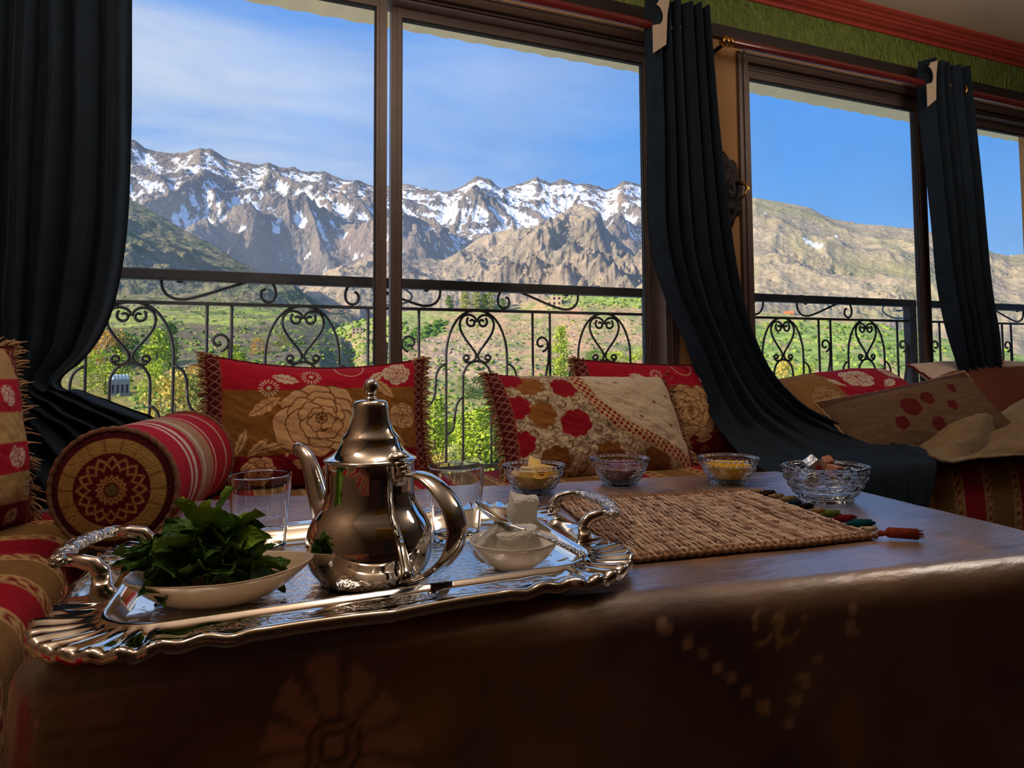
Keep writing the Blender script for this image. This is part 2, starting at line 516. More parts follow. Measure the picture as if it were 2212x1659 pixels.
# --- valley bottom and terraces on the left
def n_val(P, T, px, py, dd):
    x, y = P[..., 0], P[..., 1]
    P = P.copy()
    a = dd / 100.0
    P[..., 2] += fbm(x / 45, y / 45, 5, gain=0.55) * 1.1 * a * sstep(0, 0.7, T) + fbm(x / 6, y / 6, 4, gain=0.6) * 0.28 * a ** 0.5
    return P
def c_val(P, n, T, px, py, dd):
    x, y = P[..., 0], P[..., 1]
    c = mixc(np.broadcast_to(LN(150, 134, 104), P.shape), LN(104, 112, 62), sstep(-0.25, 0.35, fbm(x / 22, y / 22, 5)))
    fieldz = sstep(663, 672, py + 6 * fbm(x / 30, y / 30, 3)) * sstep(704, 696, py)
    c = mixc(c, LN(172, 182, 84), fieldz * sstep(-0.25, 0.3, fbm(x / 60, y / 12, 4) + 0.10))
    rav = sstep(700, 712, py) * sstep(800, 770, py)
    c = mixc(c, LN(112, 98, 84), rav * 0.7)
    c = mixc(c, LN(120, 140, 58), rav * sstep(0.05, 0.3, fbm(x / 8, y / 8, 4)))
    nearz = sstep(780, 830, py)
    c = mixc(c, LN(152, 140, 70), nearz * 0.8)
    return c
VAL = landform('valley_terraces', 'terraced valley floor with a bright green field seen through the left pane',
    [([(-250, 1250), (690, 1250), (900, 1700)], 70), ([(-250, 930), (660, 935), (760, 1000), (900, 1300)], 120), ([(-250, 810), (500, 800), (690, 785), (780, 850), (900, 1050)], 230),
     ([(-250, 700), (400, 703), (620, 712), (740, 742), (900, 920)], 330), ([(-250, 672), (500, 674), (700, 694), (780, 740), (900, 860)], 470), ([(-250, 630), (500, 640), (760, 704), (900, 830)], 760)],
    -250, 900, 360, (12, 36, 50, 34, 34), n_val, c_val, M_near)

# --- green slope on the right
rs = [(520, 930), (600, 830), (660, 762), (700, 724), (760, 698), (815, 686), (870, 676), (940, 668), (1000, 664), (1060, 660), (1130, 652), (1170, 644), (1260, 632), (1400, 624),
      (1500, 630), (1640, 672), (1760, 684), (1850, 688), (1980, 720), (2100, 745), (2212, 770), (2700, 840)]
def n_rs(P, T, px, py, dd):
    x, y = P[..., 0], P[..., 1]
    P = P.copy(); a = dd / 100.0
    env = sstep(0, 0.6, T) * (1 - 0.6 * sstep(2.6, 4.0, T))
    P[..., 2] += fbm(x / 38 + 8, y / 38, 4, gain=0.5) * 1.3 * a * env + fbm(x / 5, y / 5, 4, gain=0.6) * 0.22 * a ** 0.5
    rk = sstep(0.15, 0.5, fbm(x / 18 + 3, y / 18 + 3, 3))
    P[..., 2] += np.abs(fbm(x / 2.4, y / 2.4, 3)) * 0.5 * rk * a ** 0.5
    return P
def c_rs(P, n, T, px, py, dd):
    x, y = P[..., 0], P[..., 1]
    tan = mixc(np.broadcast_to(LN(196, 168, 124), P.shape), LN(206, 160, 122), sstep(-0.1, 0.4, fbm(x / 25 + 2, y / 25, 3)))
    c = mixc(tan, LN(150, 158, 92), 0.8 * sstep(-0.05, 0.25, fbm(x / 14, y / 14, 5)))
    # grassy crown, orchards behind the ridge and terraces in the right window
    grass = sstep(1010, 880, px) * sstep(760, 690, py)
    c = mixc(c, LN(162, 176, 98), 0.75 * grass)
    orch = sstep(1150, 1330, px) * sstep(668, 650, py)
    c = mixc(c, LN(150, 178, 84), 0.85 * orch)
    terr = sstep(1560, 1640, px) * sstep(690, 704, py)
    rowz = 0.5 + 0.5 * np.sin(py * 0.42 + 2.5 * fbm(x / 20, y / 20, 3))
    c = mixc(c, mixc(np.broadcast_to(LN(168, 184, 100), P.shape), LN(136, 158, 78), rowz), terr * sstep(-0.35, 0.05, fbm(x / 16 + 7, y / 16, 4) + 0.1))
    rocks = sstep(880, 930, px) * sstep(1110, 1040, px) * sstep(716, 740, py) * sstep(822, 796, py)
    c = mixc(c, LN(210, 178, 146), rocks * 0.8 * sstep(-0.15, 0.15, fbm(x / 3, y / 3, 4)))
    low = sstep(800, 860, py) * (1 - sstep(1500, 1640, px))
    c = mixc(c, LN(150, 158, 78), 0.6 * low)
    path = np.exp(-((px - 1222 - (py - 700) * 0.62) / 11.0) ** 2) * sstep(688, 700, py) * sstep(760, 745, py)
    path2 = np.exp(-((py - 752 + (px - 1240) * 0.19) / 5.0) ** 2) * sstep(1200, 1240, px) * sstep(1420, 1390, px)
    return mixc(c, LN(214, 168, 132), np.clip(path + path2, 0, 1) * 0.85)
RS = landform('green_slope', 'grassy boulder-strewn hillside rising behind the right pane and terraces beyond',
    [([(520, 1400), (760, 1250), (2700, 1250)], 88), ([(520, 1260), (640, 1120), (760, 1010), (2700, 1010)], 140), ([(520, 1150), (640, 1000), (760, 900), (2700, 900)], 195), ([(520, 1000), (640, 880), (780, 780), (2700, 860)], 285), (rs, [(520, 380), (900, 430), (1600, 470), (2700, 430)])],
    520, 2700, 640, (10, 34, 50, 90), n_rs, c_rs, M_near)

# ------------------------------------------------------------------ the room
WY = 2.20                      # inner face of the window wall
CEIL = 2.30
M_wall = mat('tan_plaster', (186, 142, 96), rough=0.8, spec=0.2, var=0.06, var_scale=6, bump=0.08, bump_scale=90)
M_room = mat('cream_plaster', (146, 120, 96), rough=0.85, spec=0.2, var=0.05, var_scale=3)
M_ceil = mat('ceiling_plaster', (226, 204, 182), rough=0.85, spec=0.2, var=0.05, var_scale=2)
M_ext = mat('cream_render', (244, 218, 168), rough=0.9, spec=0.1, var=0.05, var_scale=5)
M_floor = mat('floor_tile', (66, 48, 38), rough=0.45, var=0.15, var_scale=8)
M_alu = mat('brown_aluminium', (104, 88, 82), rough=0.42, metal=0.2, spec=0.5, var=0.08, var_scale=30)
M_alu_dark = mat('dark_gasket', (30, 26, 26), rough=0.7)
M_frieze = mat('green_relief_plaster', (104, 122, 52), rough=0.55, var=0.25, var_scale=30, bump=1.0, bump_scale=48, bump_detail=1.5, stretch=(1.2, 1, 0.7), bump_dist=0.02)
M_cornice = mat('brick_red_plaster', (186, 72, 58), rough=0.5, var=0.10, var_scale=25, bump=0.12, bump_scale=80)

def struct(name, mb, m, label=None, parent=None, smooth=False):
    o = mb.build(name, m, parent, smooth)
    if parent is None:
        o['kind'] = 'structure'
        if label: o['label'] = label
    return o

# window wall, with openings for three windows
OPEN = [(-0.58, 1.60), (1.92, 4.02), (4.34, 5.6)]
ZLO, ZHI = 0.30, 2.035
mb = MB()
xs = [-0.92] + [v for o in OPEN for v in o] + [6.2]
for i in range(0, len(xs), 2): mb.box2((xs[i], WY, 0), (xs[i + 1], WY + 0.20, CEIL))
for a, b in OPEN:
    mb.box2((a, WY, 0), (b, WY + 0.20, ZLO)); mb.box2((a, WY, ZHI), (b, WY + 0.20, CEIL))
struct('wall_window', mb, M_wall, 'tan plastered wall with three wide window openings')
struct('wall_left', MB().box2((-1.10, -3.2, 0), (-0.92, WY + 0.2, CEIL)), M_room, 'plain side wall behind the left bench')
M_back = mat('brick_red_wall', (104, 62, 50), rough=0.8)
struct('wall_back', MB().box2((-1.10, -3.4, 0), (6.4, -3.2, CEIL)), M_back, 'plain cream wall behind the viewer')
struct('wall_right', MB().box2((6.2, -3.2, 0), (6.4, WY + 0.2, CEIL)), M_room, 'plain cream wall at the far right end')
struct('floor', MB().box2((-1.10, -3.4, -0.15), (6.4, WY + 0.2, 0.0)), M_floor, 'tiled floor under the table')
struct('ceiling', MB().box2((-1.10, -3.4, CEIL), (6.4, WY + 0.2, CEIL + 0.25)), M_ceil, 'pale plastered ceiling')

# eave slab outside, ragged plaster edge
EZ, EY = 2.465, 3.40
nx = 260
ex = np.linspace(-2.5, 8.0, nx)
edge = EY + 0.012 * fbm(ex * 2.1, ex * 0 + 3.3, 5, gain=0.65)
V = []; F = []
for i in range(nx):
    V += [(ex[i], WY + 0.2, EZ), (ex[i], edge[i], EZ + 0.004 * math.sin(i * 1.7)), (ex[i], edge[i] + 0.01, EZ + 0.16), (ex[i], WY + 0.2, EZ + 0.16)]
for i in range(nx - 1):
    for k in range(4):
        a, b = i * 4 + k, i * 4 + (k + 1) % 4
        F.append((a, b, b + 4, a + 4))
mb = MB(); mb.add(V, F)
struct('eave_slab', mb, M_ext, 'cream plastered underside of the balcony roof above the windows')
struct('outer_wall', MB().box2((-2.5, WY + 0.2, CEIL), (8.0, WY + 0.3, EZ)), M_ext, 'outside wall above the windows')
struct('balcony_floor', MB().box2((-2.5, WY + 0.2, 0.08), (8.0, 3.32, 0.20)), M_ext, 'narrow balcony floor outside the windows')

# frieze and cornice
struct('trim_1', MB().box2((-0.92, WY - 0.012, 2.117), (6.2, WY, 2.262)), M_frieze, 'green relief plaster band above the windows')
prof = [(2.2, 2.250), (2.178, 2.250), (2.172, 2.258), (2.164, 2.262), (2.150, 2.263), (2.142, 2.268), (2.128, 2.272), (2.122, 2.279), (2.112, 2.281),
        (2.105, 2.287), (2.090, 2.290), (2.080, 2.296), (2.078, 2.301), (2.2, 2.301)]
mb = MB()
V = [(x, y, z) for x in (-0.92, 6.2) for (y, z) in prof]; n = len(prof)
mb.add(V, [(k, (k + 1) % n, n + (k + 1) % n, n + k) for k in range(n)])
struct('trim_2', mb, M_cornice, 'brick red moulded cornice under the ceiling')

M_door_shade = mat('door_wood_and_shade', (44, 34, 32), rough=0.5)
struct('frieze_shade_strip', MB().box2((-0.92, WY - 0.022, 2.068), (6.2, WY, 2.118)), M_door_shade, 'dark strip standing in for the shade under the green band')  # dark strip added to stand in for the shade below the frieze
struct('door_1', MB().box2((1.0, -3.2, 0), (2.0, -3.16, 2.02)), M_door_shade, 'dark wooden door behind the viewer')
M_yel = mat('ochre_paint', (222, 170, 84), rough=0.7)
struct('trim_4', MB().box2((0.2, -2.6, CEIL - 0.03), (3.6, -0.6, CEIL - 0.001)), M_yel, 'ochre painted ceiling field behind the viewer')
# glass: a thin clear pane
M_glass = bpy.data.materials.new('window_glass'); M_glass.use_nodes = True
nt = M_glass.node_tree; nt.nodes.clear()
o_ = nt.nodes.new('ShaderNodeOutputMaterial'); tr = nt.nodes.new('ShaderNodeBsdfTransparent'); gl = nt.nodes.new('ShaderNodeBsdfGlossy')
mx = nt.nodes.new('ShaderNodeMixShader'); lw = nt.nodes.new('ShaderNodeMath'); lw.operation = 'MULTIPLY_ADD'; lw.inputs[1].default_value = 0.30; lw.inputs[2].default_value = 0.001; lf = nt.nodes.new('ShaderNodeLayerWeight'); lp = nt.nodes.new('ShaderNodeMath'); lp.operation = 'POWER'; lp.inputs[1].default_value = 4.0; nt.links.new(lf.outputs['Facing'], lp.inputs[0]); nt.links.new(lp.outputs[0], lw.inputs[0])
tr.inputs['Color'].default_value = (0.965, 0.975, 0.975, 1); gl.inputs['Roughness'].default_value = 0.02
nt.links.new(lw.outputs[0], mx.inputs[0]); nt.links.new(tr.outputs[0], mx.inputs[1]); nt.links.new(gl.outputs[0], mx.inputs[2])
# faint dust and smears on the pane scatter a little light
df = nt.nodes.new('ShaderNodeBsdfDiffuse'); df.inputs['Color'].default_value = (0.75, 0.78, 0.8, 1)
tx = nt.nodes.new('ShaderNodeTexNoise'); tx.inputs['Scale'].default_value = 3.0; tx.inputs['Detail'].default_value = 6
tco = nt.nodes.new('ShaderNodeTexCoord'); nt.links.new(tco.outputs['Object'], tx.inputs['Vector'])
mrg = nt.nodes.new('ShaderNodeMapRange'); mrg.inputs['From Min'].default_value = 0.45; mrg.inputs['From Max'].default_value = 0.75
mrg.inputs['To Min'].default_value = 0.0; mrg.inputs['To Max'].default_value = 0.05
nt.links.new(tx.outputs['Fac'], mrg.inputs['Value'])
mx2 = nt.nodes.new('ShaderNodeMixShader'); nt.links.new(mrg.outputs[0], mx2.inputs[0]); nt.links.new(mx.outputs[0], mx2.inputs[1]); nt.links.new(df.outputs[0], mx2.inputs[2])
nt.links.new(mx2.outputs[0], o_.inputs['Surface'])

def window(name, label, x0, x1, m0, m1, sash):
    """outer frame x0..x1; two sliding sashes; m0..m1 is the clear gap position of the meeting stiles"""
    root = empty(name, ((x0 + x1) / 2, WY, ZLO), kind='structure', label=label)
    inv = Matrix.Translation((-(x0 + x1) / 2, -WY, -ZLO))
    def part(nm, mb, m, par=root, first=True):
        o = mb.build(nm, m, par)
        if par is root: o.matrix_parent_inverse = inv
        else: o.matrix_parent_inverse = Matrix.Identity(4)
        return o
    f = MB(); d0, d1 = WY - 0.012, WY + 0.10
    f.box2((x0, d0, ZLO), (x0 + 0.05, d1, ZHI)); f.box2((x1 - 0.05, d0, ZLO), (x1, d1, ZHI))
    f.box2((x0 + 0.05, d0, 1.995), (x1 - 0.05, d1, ZHI)); f.box2((x0 + 0.05, d0, ZLO), (x1 - 0.05, d1, ZLO + 0.05))
    # ridges of the extrusion
    for zz in (1.988, 1.975): f.box2((x0 + 0.045, WY + 0.004, zz - 0.004), (x1 - 0.045, WY + 0.09, zz + 0.004))
    f.box2((x0 + 0.02, WY - 0.018, ZLO), (x0 + 0.028, WY - 0.010, ZHI)); f.box2((x1 - 0.028, WY - 0.018, ZLO), (x1 - 0.02, WY - 0.010, ZHI))
    f.box2((x0, WY - 0.018, ZHI - 0.012), (x1, WY - 0.010, ZHI - 0.004))
    part('frame', f, M_alu)
    for k, (a, b, yy) in enumerate(sash):
        s = MB(); t = 0.028
        w_l, w_r = (0.035, 0.035)
        s.box2((a, yy, ZLO + 0.05), (a + w_l, yy + t, 1.985)); s.box2((b - w_r, yy, ZLO + 0.05), (b, yy + t, 1.985))
        s.box2((a + w_l, yy, 1.94), (b - w_r, yy + t, 1.985)); s.box2((a + w_l, yy, ZLO + 0.05), (b - w_r, yy + t, ZLO + 0.11))
        s.box2((a + w_l * 0.55, yy - 0.005, ZLO + 0.05), (a + w_l * 0.72, yy, 1.985)); s.box2((b - w_r * 0.72, yy - 0.005, ZLO + 0.05), (b - w_r * 0.55, yy, 1.985))
        so = part('sash', s, M_alu)
        g = MB(); g.box2((a + w_l - 0.006, yy + 0.012, ZLO + 0.104), (b - w_r + 0.006, yy + 0.016, 1.946))
        go = g.build('pane', M_glass, so); 
        ga = MB(); e = 0.006; ga.box2((a + w_l, yy + 0.004, 1.94 - e), (b - w_r, yy + 0.022, 1.94)); ga.box2((a + w_l, yy + 0.004, ZLO + 0.11), (a + w_l + e * 0.6, yy + 0.022, 1.94)); ga.box2((b - w_r - e * 0.6, yy + 0.004, ZLO + 0.11), (b - w_r, yy + 0.022, 1.94))
        ga.build('gasket', M_alu_dark, so)
    return root
window('window_1', 'wide brown sliding window with two panes behind the teapot', -0.58, 1.60, 0, 0,
       [(-0.545, 0.501, WY + 0.008), (0.5245, 1.542, WY + 0.050)])
window('window_2', 'brown sliding window with two panes to the right of the dark middle curtain', 1.92, 4.02, 0, 0,
       [(1.955, 2.992, WY + 0.008), (3.040, 3.985, WY + 0.050)])
window('window_3', 'brown sliding window mostly hidden at the right end', 4.34, 5.6, 0, 0, [(4.375, 5.0, WY + 0.008), (5.0, 5.57, WY + 0.05)])

# ---- curtain rods
M_rod = mat('maroon_lacquer', (104, 34, 34), rough=0.22, coat=0.6, var=0.1, var_scale=40)
M_gold = mat('polished_brass', (214, 170, 96), rough=0.22, metal=1.0)
M_black = mat('black_iron', (30, 28, 30), rough=0.5, metal=0.5)
RODY, RODZ = 2.085, 2.000
def rod(x0, x1, fl, fr, label):
    root = empty('curtain_rod', ((x0 + x1) / 2, RODY, RODZ)); tag(root, label, 'curtain rod', 'curtain rods above the windows')
    L = (x1 - x0) / 2
    m = MB().tube([(-L, 0, 0), (L, 0, 0)], 0.0165, 16); shade_auto(m.build('pole', M_rod, root))
    for s, f in ((-1, fl), (1, fr)):
        if not f: continue
        pr = [(0.0, 0), (0.016, 0.002), (0.02, 0.010), (0.020, 0.018), (0.014, 0.022), (0.014, 0.028), (0.022, 0.032), (0.022, 0.040), (0.017, 0.044), (0.017, 0.050), (0.0, 0.052)]
        m = MB().lathe(pr, 20); o = m.build('finial', M_gold, root, True)
        o.rotation_euler = (0, s * PI / 2, 0); o.location = (s * (L - 0.002), 0, 0)
        b = MB().tube([(0, 0.0, 0), (0, 0.06, -0.005), (0, 0.112, -0.01)], 0.008, 8); b.box((0, 0.108, -0.01), (0.03, 0.008, 0.07))
        o = b.build('bracket', M_black, root); o.location = (s * (L + 0.022), 0, 0)
    return root
rod(-0.75, 1.50, True, True, 'maroon curtain rod above the left window')
rod(1.80, 4.10, True, True, 'maroon curtain rod with brass finial above the right window')

# ---- carved wall ornament on the pier
def ornament():
    c = at(1560, 414, Y=WY)
    root = empty('wall_ornament', (c[0], WY - 0.001, c[2])); tag(root, 'dark carved oval ornament with a brass hook on the wall between the windows', 'ornament')
    M_carv = mat('carved_dark_wood', (40, 33, 32), rough=0.6, var=0.3, var_scale=60, bump=1.0, bump_scale=70, bump_detail=3)
    n, m = 60, 14
    V = []; F = []
    for i in range(m):
        q = i / (m - 1)
        for j in range(n):
            a = 2 * PI * j / n; sc = 1 + 0.07 * math.sin(a * 9) * q
            V.append((0.085 * q * sc * math.cos(a), -0.045 * (1 - q ** 2) - 0.012 * abs(math.sin(q * 9)) - 0.004, 0.150 * q * sc * math.sin(a)))
    F = [(i * n + j, i * n + (j + 1) % n, (i + 1) * n + (j + 1) % n, (i + 1) * n + j) for i in range(m - 1) for j in range(n)]
    mb = MB(); mb.add(V, F); mb.build('plaque', M_carv, root, True)
    MB().tube([(0.03, -0.04, 0.03), (0.045, -0.075, 0.02), (0.05, -0.09, -0.005), (0.042, -0.08, -0.03), (0.03, -0.055, -0.045)], [0.008, 0.008, 0.007, 0.006, 0.003], 8).build('hook', M_gold, root, True)
ornament()

# ------------------------------------------------------------------ wrought iron balcony railing
M_iron = mat('weathered_iron', (52, 52, 58), rough=0.6, metal=0.45, var=0.25, var_scale=60, bump=0.1, bump_scale=150)
M_iron_grey = mat('galvanised_post', (92, 98, 104), rough=0.6, metal=0.4, var=0.25, var_scale=40)
RY = 3.20
ZT, ZM, ZB = 1.178, 1.047, 0.300            # top rail, middle rail, bottom rail (upper faces)
BR = 0.0062
def spiral(cx, cz, r0, r1, a0, turns, n=26):
    return [(cx + (r0 + (r1 - r0) * i / n) * math.cos(a0 + turns * 2 * PI * i / n), 0, cz + (r0 + (r1 - r0) * i / n) * math.sin(a0 + turns * 2 * PI * i / n)) for i in range(n + 1)]
def bez(p0, p1, p2, p3, n=14):
    out = []
    for i in range(n + 1):
        t = i / n
        out.append(tuple((1 - t) ** 3 * p0[k] + 3 * (1 - t) ** 2 * t * p1[k] + 3 * (1 - t) * t * t * p2[k] + t ** 3 * p3[k] for k in range(2)))
    return [(x, 0, z) for x, z in out]
def bar(pts, r=BR): return MB().tube(pts, r, 6, flat=(1.0, 1.0))
# shapes of one heart panel, x from the panel axis, z from the middle rail
W = 0.156
arch = [(-W, 0, -0.745), (-W, 0, -0.30)] + [(-W * math.cos(a) , 0, -0.175 + 0.168 * math.sin(a) - 0.11 * math.cos(a) ** 4 * 0.4) for a in np.linspace(0.0, PI, 25)] + [(W, 0, -0.30), (W, 0, -0.745)]
heartL = list(reversed(spiral(-0.026, -0.062, 0.026, 0.008, 0.15 * PI, -1.1, 18))) 
heartL = spiral(-0.027, -0.064, 0.009, 0.027, -1.75 * PI, 0.92, 16)[:]
def heart(s):
    top = [(s * x, 0, z) for x, _, z in spiral(-0.028, -0.064, 0.008, 0.027, -0.2 * PI + PI, -1.05, 16)]
    crown = [(s * x, 0, z) for x, _, z in bez((-0.001, -0.064), (-0.004, -0.020), (-0.082, -0.010), (-0.088, -0.075), 12)]
    side = [(s * x, 0, z) for x, _, z in bez((-0.088, -0.075), (-0.088, -0.135), (-0.012, -0.190), (-0.004, -0.225), 14)]
    low = [(s * x, 0, z) for x, _, z in bez((-0.004, -0.225), (-0.006, -0.262), (-0.060, -0.272), (-0.068, -0.240), 10)]
    curl = [(s * x, 0, z) for x, _, z in spiral(-0.052, -0.238, 0.018, 0.005, PI, -0.9, 12)]
    return [top, crown + side + low + curl]
inner = [(-0.072, 0, -0.745), (-0.072, 0, -0.36)] + [(-0.072 * math.cos(a), 0, -0.335 + 0.083 * math.sin(a)) for a in np.linspace(0.1, PI - 0.1, 15)] + [(0.072, 0, -0.36), (0.072, 0, -0.745)]
side_out = bez((W, -0.265), (W + 0.055, -0.28), (W + 0.050, -0.33), (W + 0.052, -0.37), 8) + bez((W + 0.052, -0.37), (W + 0.056, -0.45), (W + 0.080, -0.46), (W + 0.127, -0.475), 8)
side_in = bez((0.072, -0.425), (0.11, -0.44), (0.112, -0.49), (0.114, -0.53), 8) + bez((0.114, -0.53), (0.118, -0.57), (0.13, -0.59), (0.148, -0.60), 6)
pcurl = spiral(0.0, -0.165, 0.012, 0.042, 1.75 * PI, -1.1, 20)
pair_leg = [(0.042, 0, -0.165), (0.038, 0, -0.26), (0.0, 0, -0.42), (-0.012, 0, -0.56), (-0.012, 0, -0.745)]
sscroll = spiral(-0.245, -0.014 + 0.098, 0.007, 0.030, 2.2 * PI, -0.9, 16)
S1 = spiral(-0.215, 0.098, 0.006, 0.03, 1.4 * PI, -1.05, 18)
def s_scroll(sgn):
    a = bez((-0.185, 0.100), (-0.175, 0.140), (-0.300, 0.150), (-0.278, 0.060), 12)
    b = bez((-0.278, 0.060), (-0.262, 0.010), (-0.205, 0.006), (-0.165, 0.010), 10)
    c = bez((-0.165, 0.010), (-0.05, 0.030), (0.10, 0.090), (0.200, 0.104), 10)
    d = bez((0.200, 0.104), (0.290, 0.112), (0.300, 0.006), (0.236, 0.006), 12)
    e = bez((0.236, 0.006), (0.185, 0.010), (0.196, 0.068), (0.226, 0.060), 8)
    cur = [(-0.195 + 0.017 * math.cos(t), 0, 0.098 + 0.017 * math.sin(t)) for t in np.linspace(0.3, -2.6, 8)]
    pts = list(reversed(cur)) + a + b[1:] + c[1:] + d[1:] + e[1:]
    return [(sgn * x * 0.80, 0, z) for x, _, z in pts]
MESH = {}
def bars(key, pts_list, r=BR):
    if key not in MESH:
        m = MB()
        for p in pts_list: m.tube(p, r, 6)
        MESH[key] = m.mesh(key)
        MESH[key].materials.append(M_iron)
        MESH[key].polygons.foreach_set('use_smooth', np.ones(len(MESH[key].polygons), dtype=bool))
    return MESH[key]
mir = lambda pts: [(-x, y, z) for x, y, z in pts]

def railing(x0, x1, hearts, pairs, scrolls, posts, label):
    root = empty('balcony_railing', ((x0 + x1) / 2, RY, ZB)); tag(root, label, 'railing', 'railing sections outside the windows')
    ox, oz = (x0 + x1) / 2, ZB
    def p(nm, mesh, x, z, mirror=False):
        o = link(nm, mesh, None, root); o.location = (x - ox, 0, z - oz)
        if mirror: o.scale = (-1, 1, 1)
        return o
    L = (x1 - x0)
    t = MB().box((0, 0, -0.023), (L, 0.05, 0.046)); bevel(t.build('top_rail', M_iron, root), 0.006).location = (0, 0, ZT - oz)
    t = MB().box((0, 0, -0.007), (L, 0.014, 0.014)); t.build('middle_rail', M_iron, root).location = (0, 0, ZM - oz)
    t = MB().box((0, 0, -0.010), (L, 0.02, 0.020)); t.build('bottom_rail', M_iron, root).location = (0, 0, ZB - oz)
    for hx in hearts:
        p('arch_bar', bars('arch_bar', [arch]), hx, ZM)
        hs = heart(1)
        p('heart_scroll', bars('heart_scroll', heart(1)), hx, ZM)
        p('heart_scroll', bars('heart_scroll', heart(1)), hx, ZM, True)
        p('inner_arch_bar', bars('inner_arch_bar', [inner]), hx, ZM)
        for mi in (False, True):
            p('side_scroll', bars('side_scroll', [side_out]), hx, ZM, mi)
            p('lower_scroll', bars('lower_scroll', [side_in]), hx, ZM, mi)
    for px_, both in pairs:
        for dx in ((-0.048, 0.048) if both is True else (0.0,)):
            p('baluster', bars('baluster', [[(0, 0, 0), (0, 0, -0.745)]], 0.0068), px_ + dx, ZM)
        off = {'R': 0.045, 'L': -0.045}.get(both, 0.0)
        p('curl_bar', bars('curl_bar', [pcurl, pair_leg]), px_ + off, ZM, both == 'L')
    for sx, sg in scrolls: p('s_scroll', bars('s_scroll', [s_scroll(1)]), sx, ZM, sg < 0)
    for q in posts:
        t = MB().box((0, 0, 0), (0.058, 0.05, ZT - 0.046 - 0.20)); o = t.build('post', M_iron_grey if q < 3 else M_iron, root); o.location = (q - ox, 0, (ZT - 0.046 + 0.20) / 2 - oz)
        # curled iron ring fixed behind the rail
    return root
railing(-1.7, 2.19, [-0.98, -0.31, 0.357, 1.169, 1.878], [(-0.645, True), (0.017, True), (0.642, 'R'), (0.880, 'L'), (1.513, True)], [(0.02, 1), (0.76, -1), (1.50, -1), (-1.3, -1)], [2.155, -1.65],
        'dark wrought-iron balcony railing with heart scrolls behind the left window')
railing(2.27, 4.20, [2.45, 3.087, 3.765], [(2.77, True), (3.419, True), (4.042, 'R')], [(2.72, -1), (3.427, 1)], [4.165],
        'dark wrought-iron balcony railing with heart scrolls behind the right window')
railing(4.30, 6.4, [4.75, 5.5], [(4.44, 'L'), (5.13, True)], [(5.1, -1)], [6.35],
        'dark wrought-iron balcony railing with scrolls at the far right edge')
# looped galvanised wire end hanging off the rail
def wire(px, py, label, mirror=1):
    c = at(px, py, Y=RY + 0.08)
    root = tag(bars_obj := MB().tube([(c[0] + mirror * (0.10 * math.cos(a) * (1 - 0.1 * a / PI)), c[1] + 0.02 * math.sin(a), c[2] + 0.036 * math.sin(a) + 0.008 * a) for a in np.linspace(-0.7 * PI, 1.5 * PI, 30)], 0.006, 6).build('wire_loop', mat('galvanised_wire', (150, 165, 168), rough=0.4, metal=0.7), None, True), label, 'wire')
wire(845, 638, 'pale looped wire behind the window mullion', 1)
wire(1930, 672, 'pale looped wire beside the far railing post', -1)

# ------------------------------------------------------------------ textiles
def fabric(name, rough=0.9, weave=420, bump=0.25, sheen=0.03):
    m = mat(name, attr=True, rough=rough, spec=0.15, sheen=sheen, var=0.10, var_scale=55, bump=bump, bump_scale=weave, bump_detail=2)
    return m
M_brocade = fabric('brocade')
M_rug = fabric('woven_bench_cloth', weave=260, bump=0.35)
M_fringe = mat('tan_fringe', (176, 140, 104), rough=0.9, spec=0.1, var=0.25, var_scale=120)
M_fringe_red = mat('maroon_braid', (104, 32, 38), rough=0.9, spec=0.1, var=0.35, var_scale=160)
M_velvet = mat('dark_velvet', (34, 43, 53), rough=0.85, spec=0.05, sheen=0.25, sheen_col=(110, 130, 150), var=0.18, var_scale=14, bump=0.15, bump_scale=160)
M_lining = mat('curtain_lining', (196, 176, 152), rough=0.9, var=0.06, var_scale=30)

RED, DRED = LN(176, 26, 48), LN(120, 18, 34)
GOLD, BEIGE, CREAM = LN(150, 100, 44), LN(214, 170, 122), LN(214, 196, 170)
BROWN, MAROON = LN(120, 76, 36), LN(86, 24, 30)

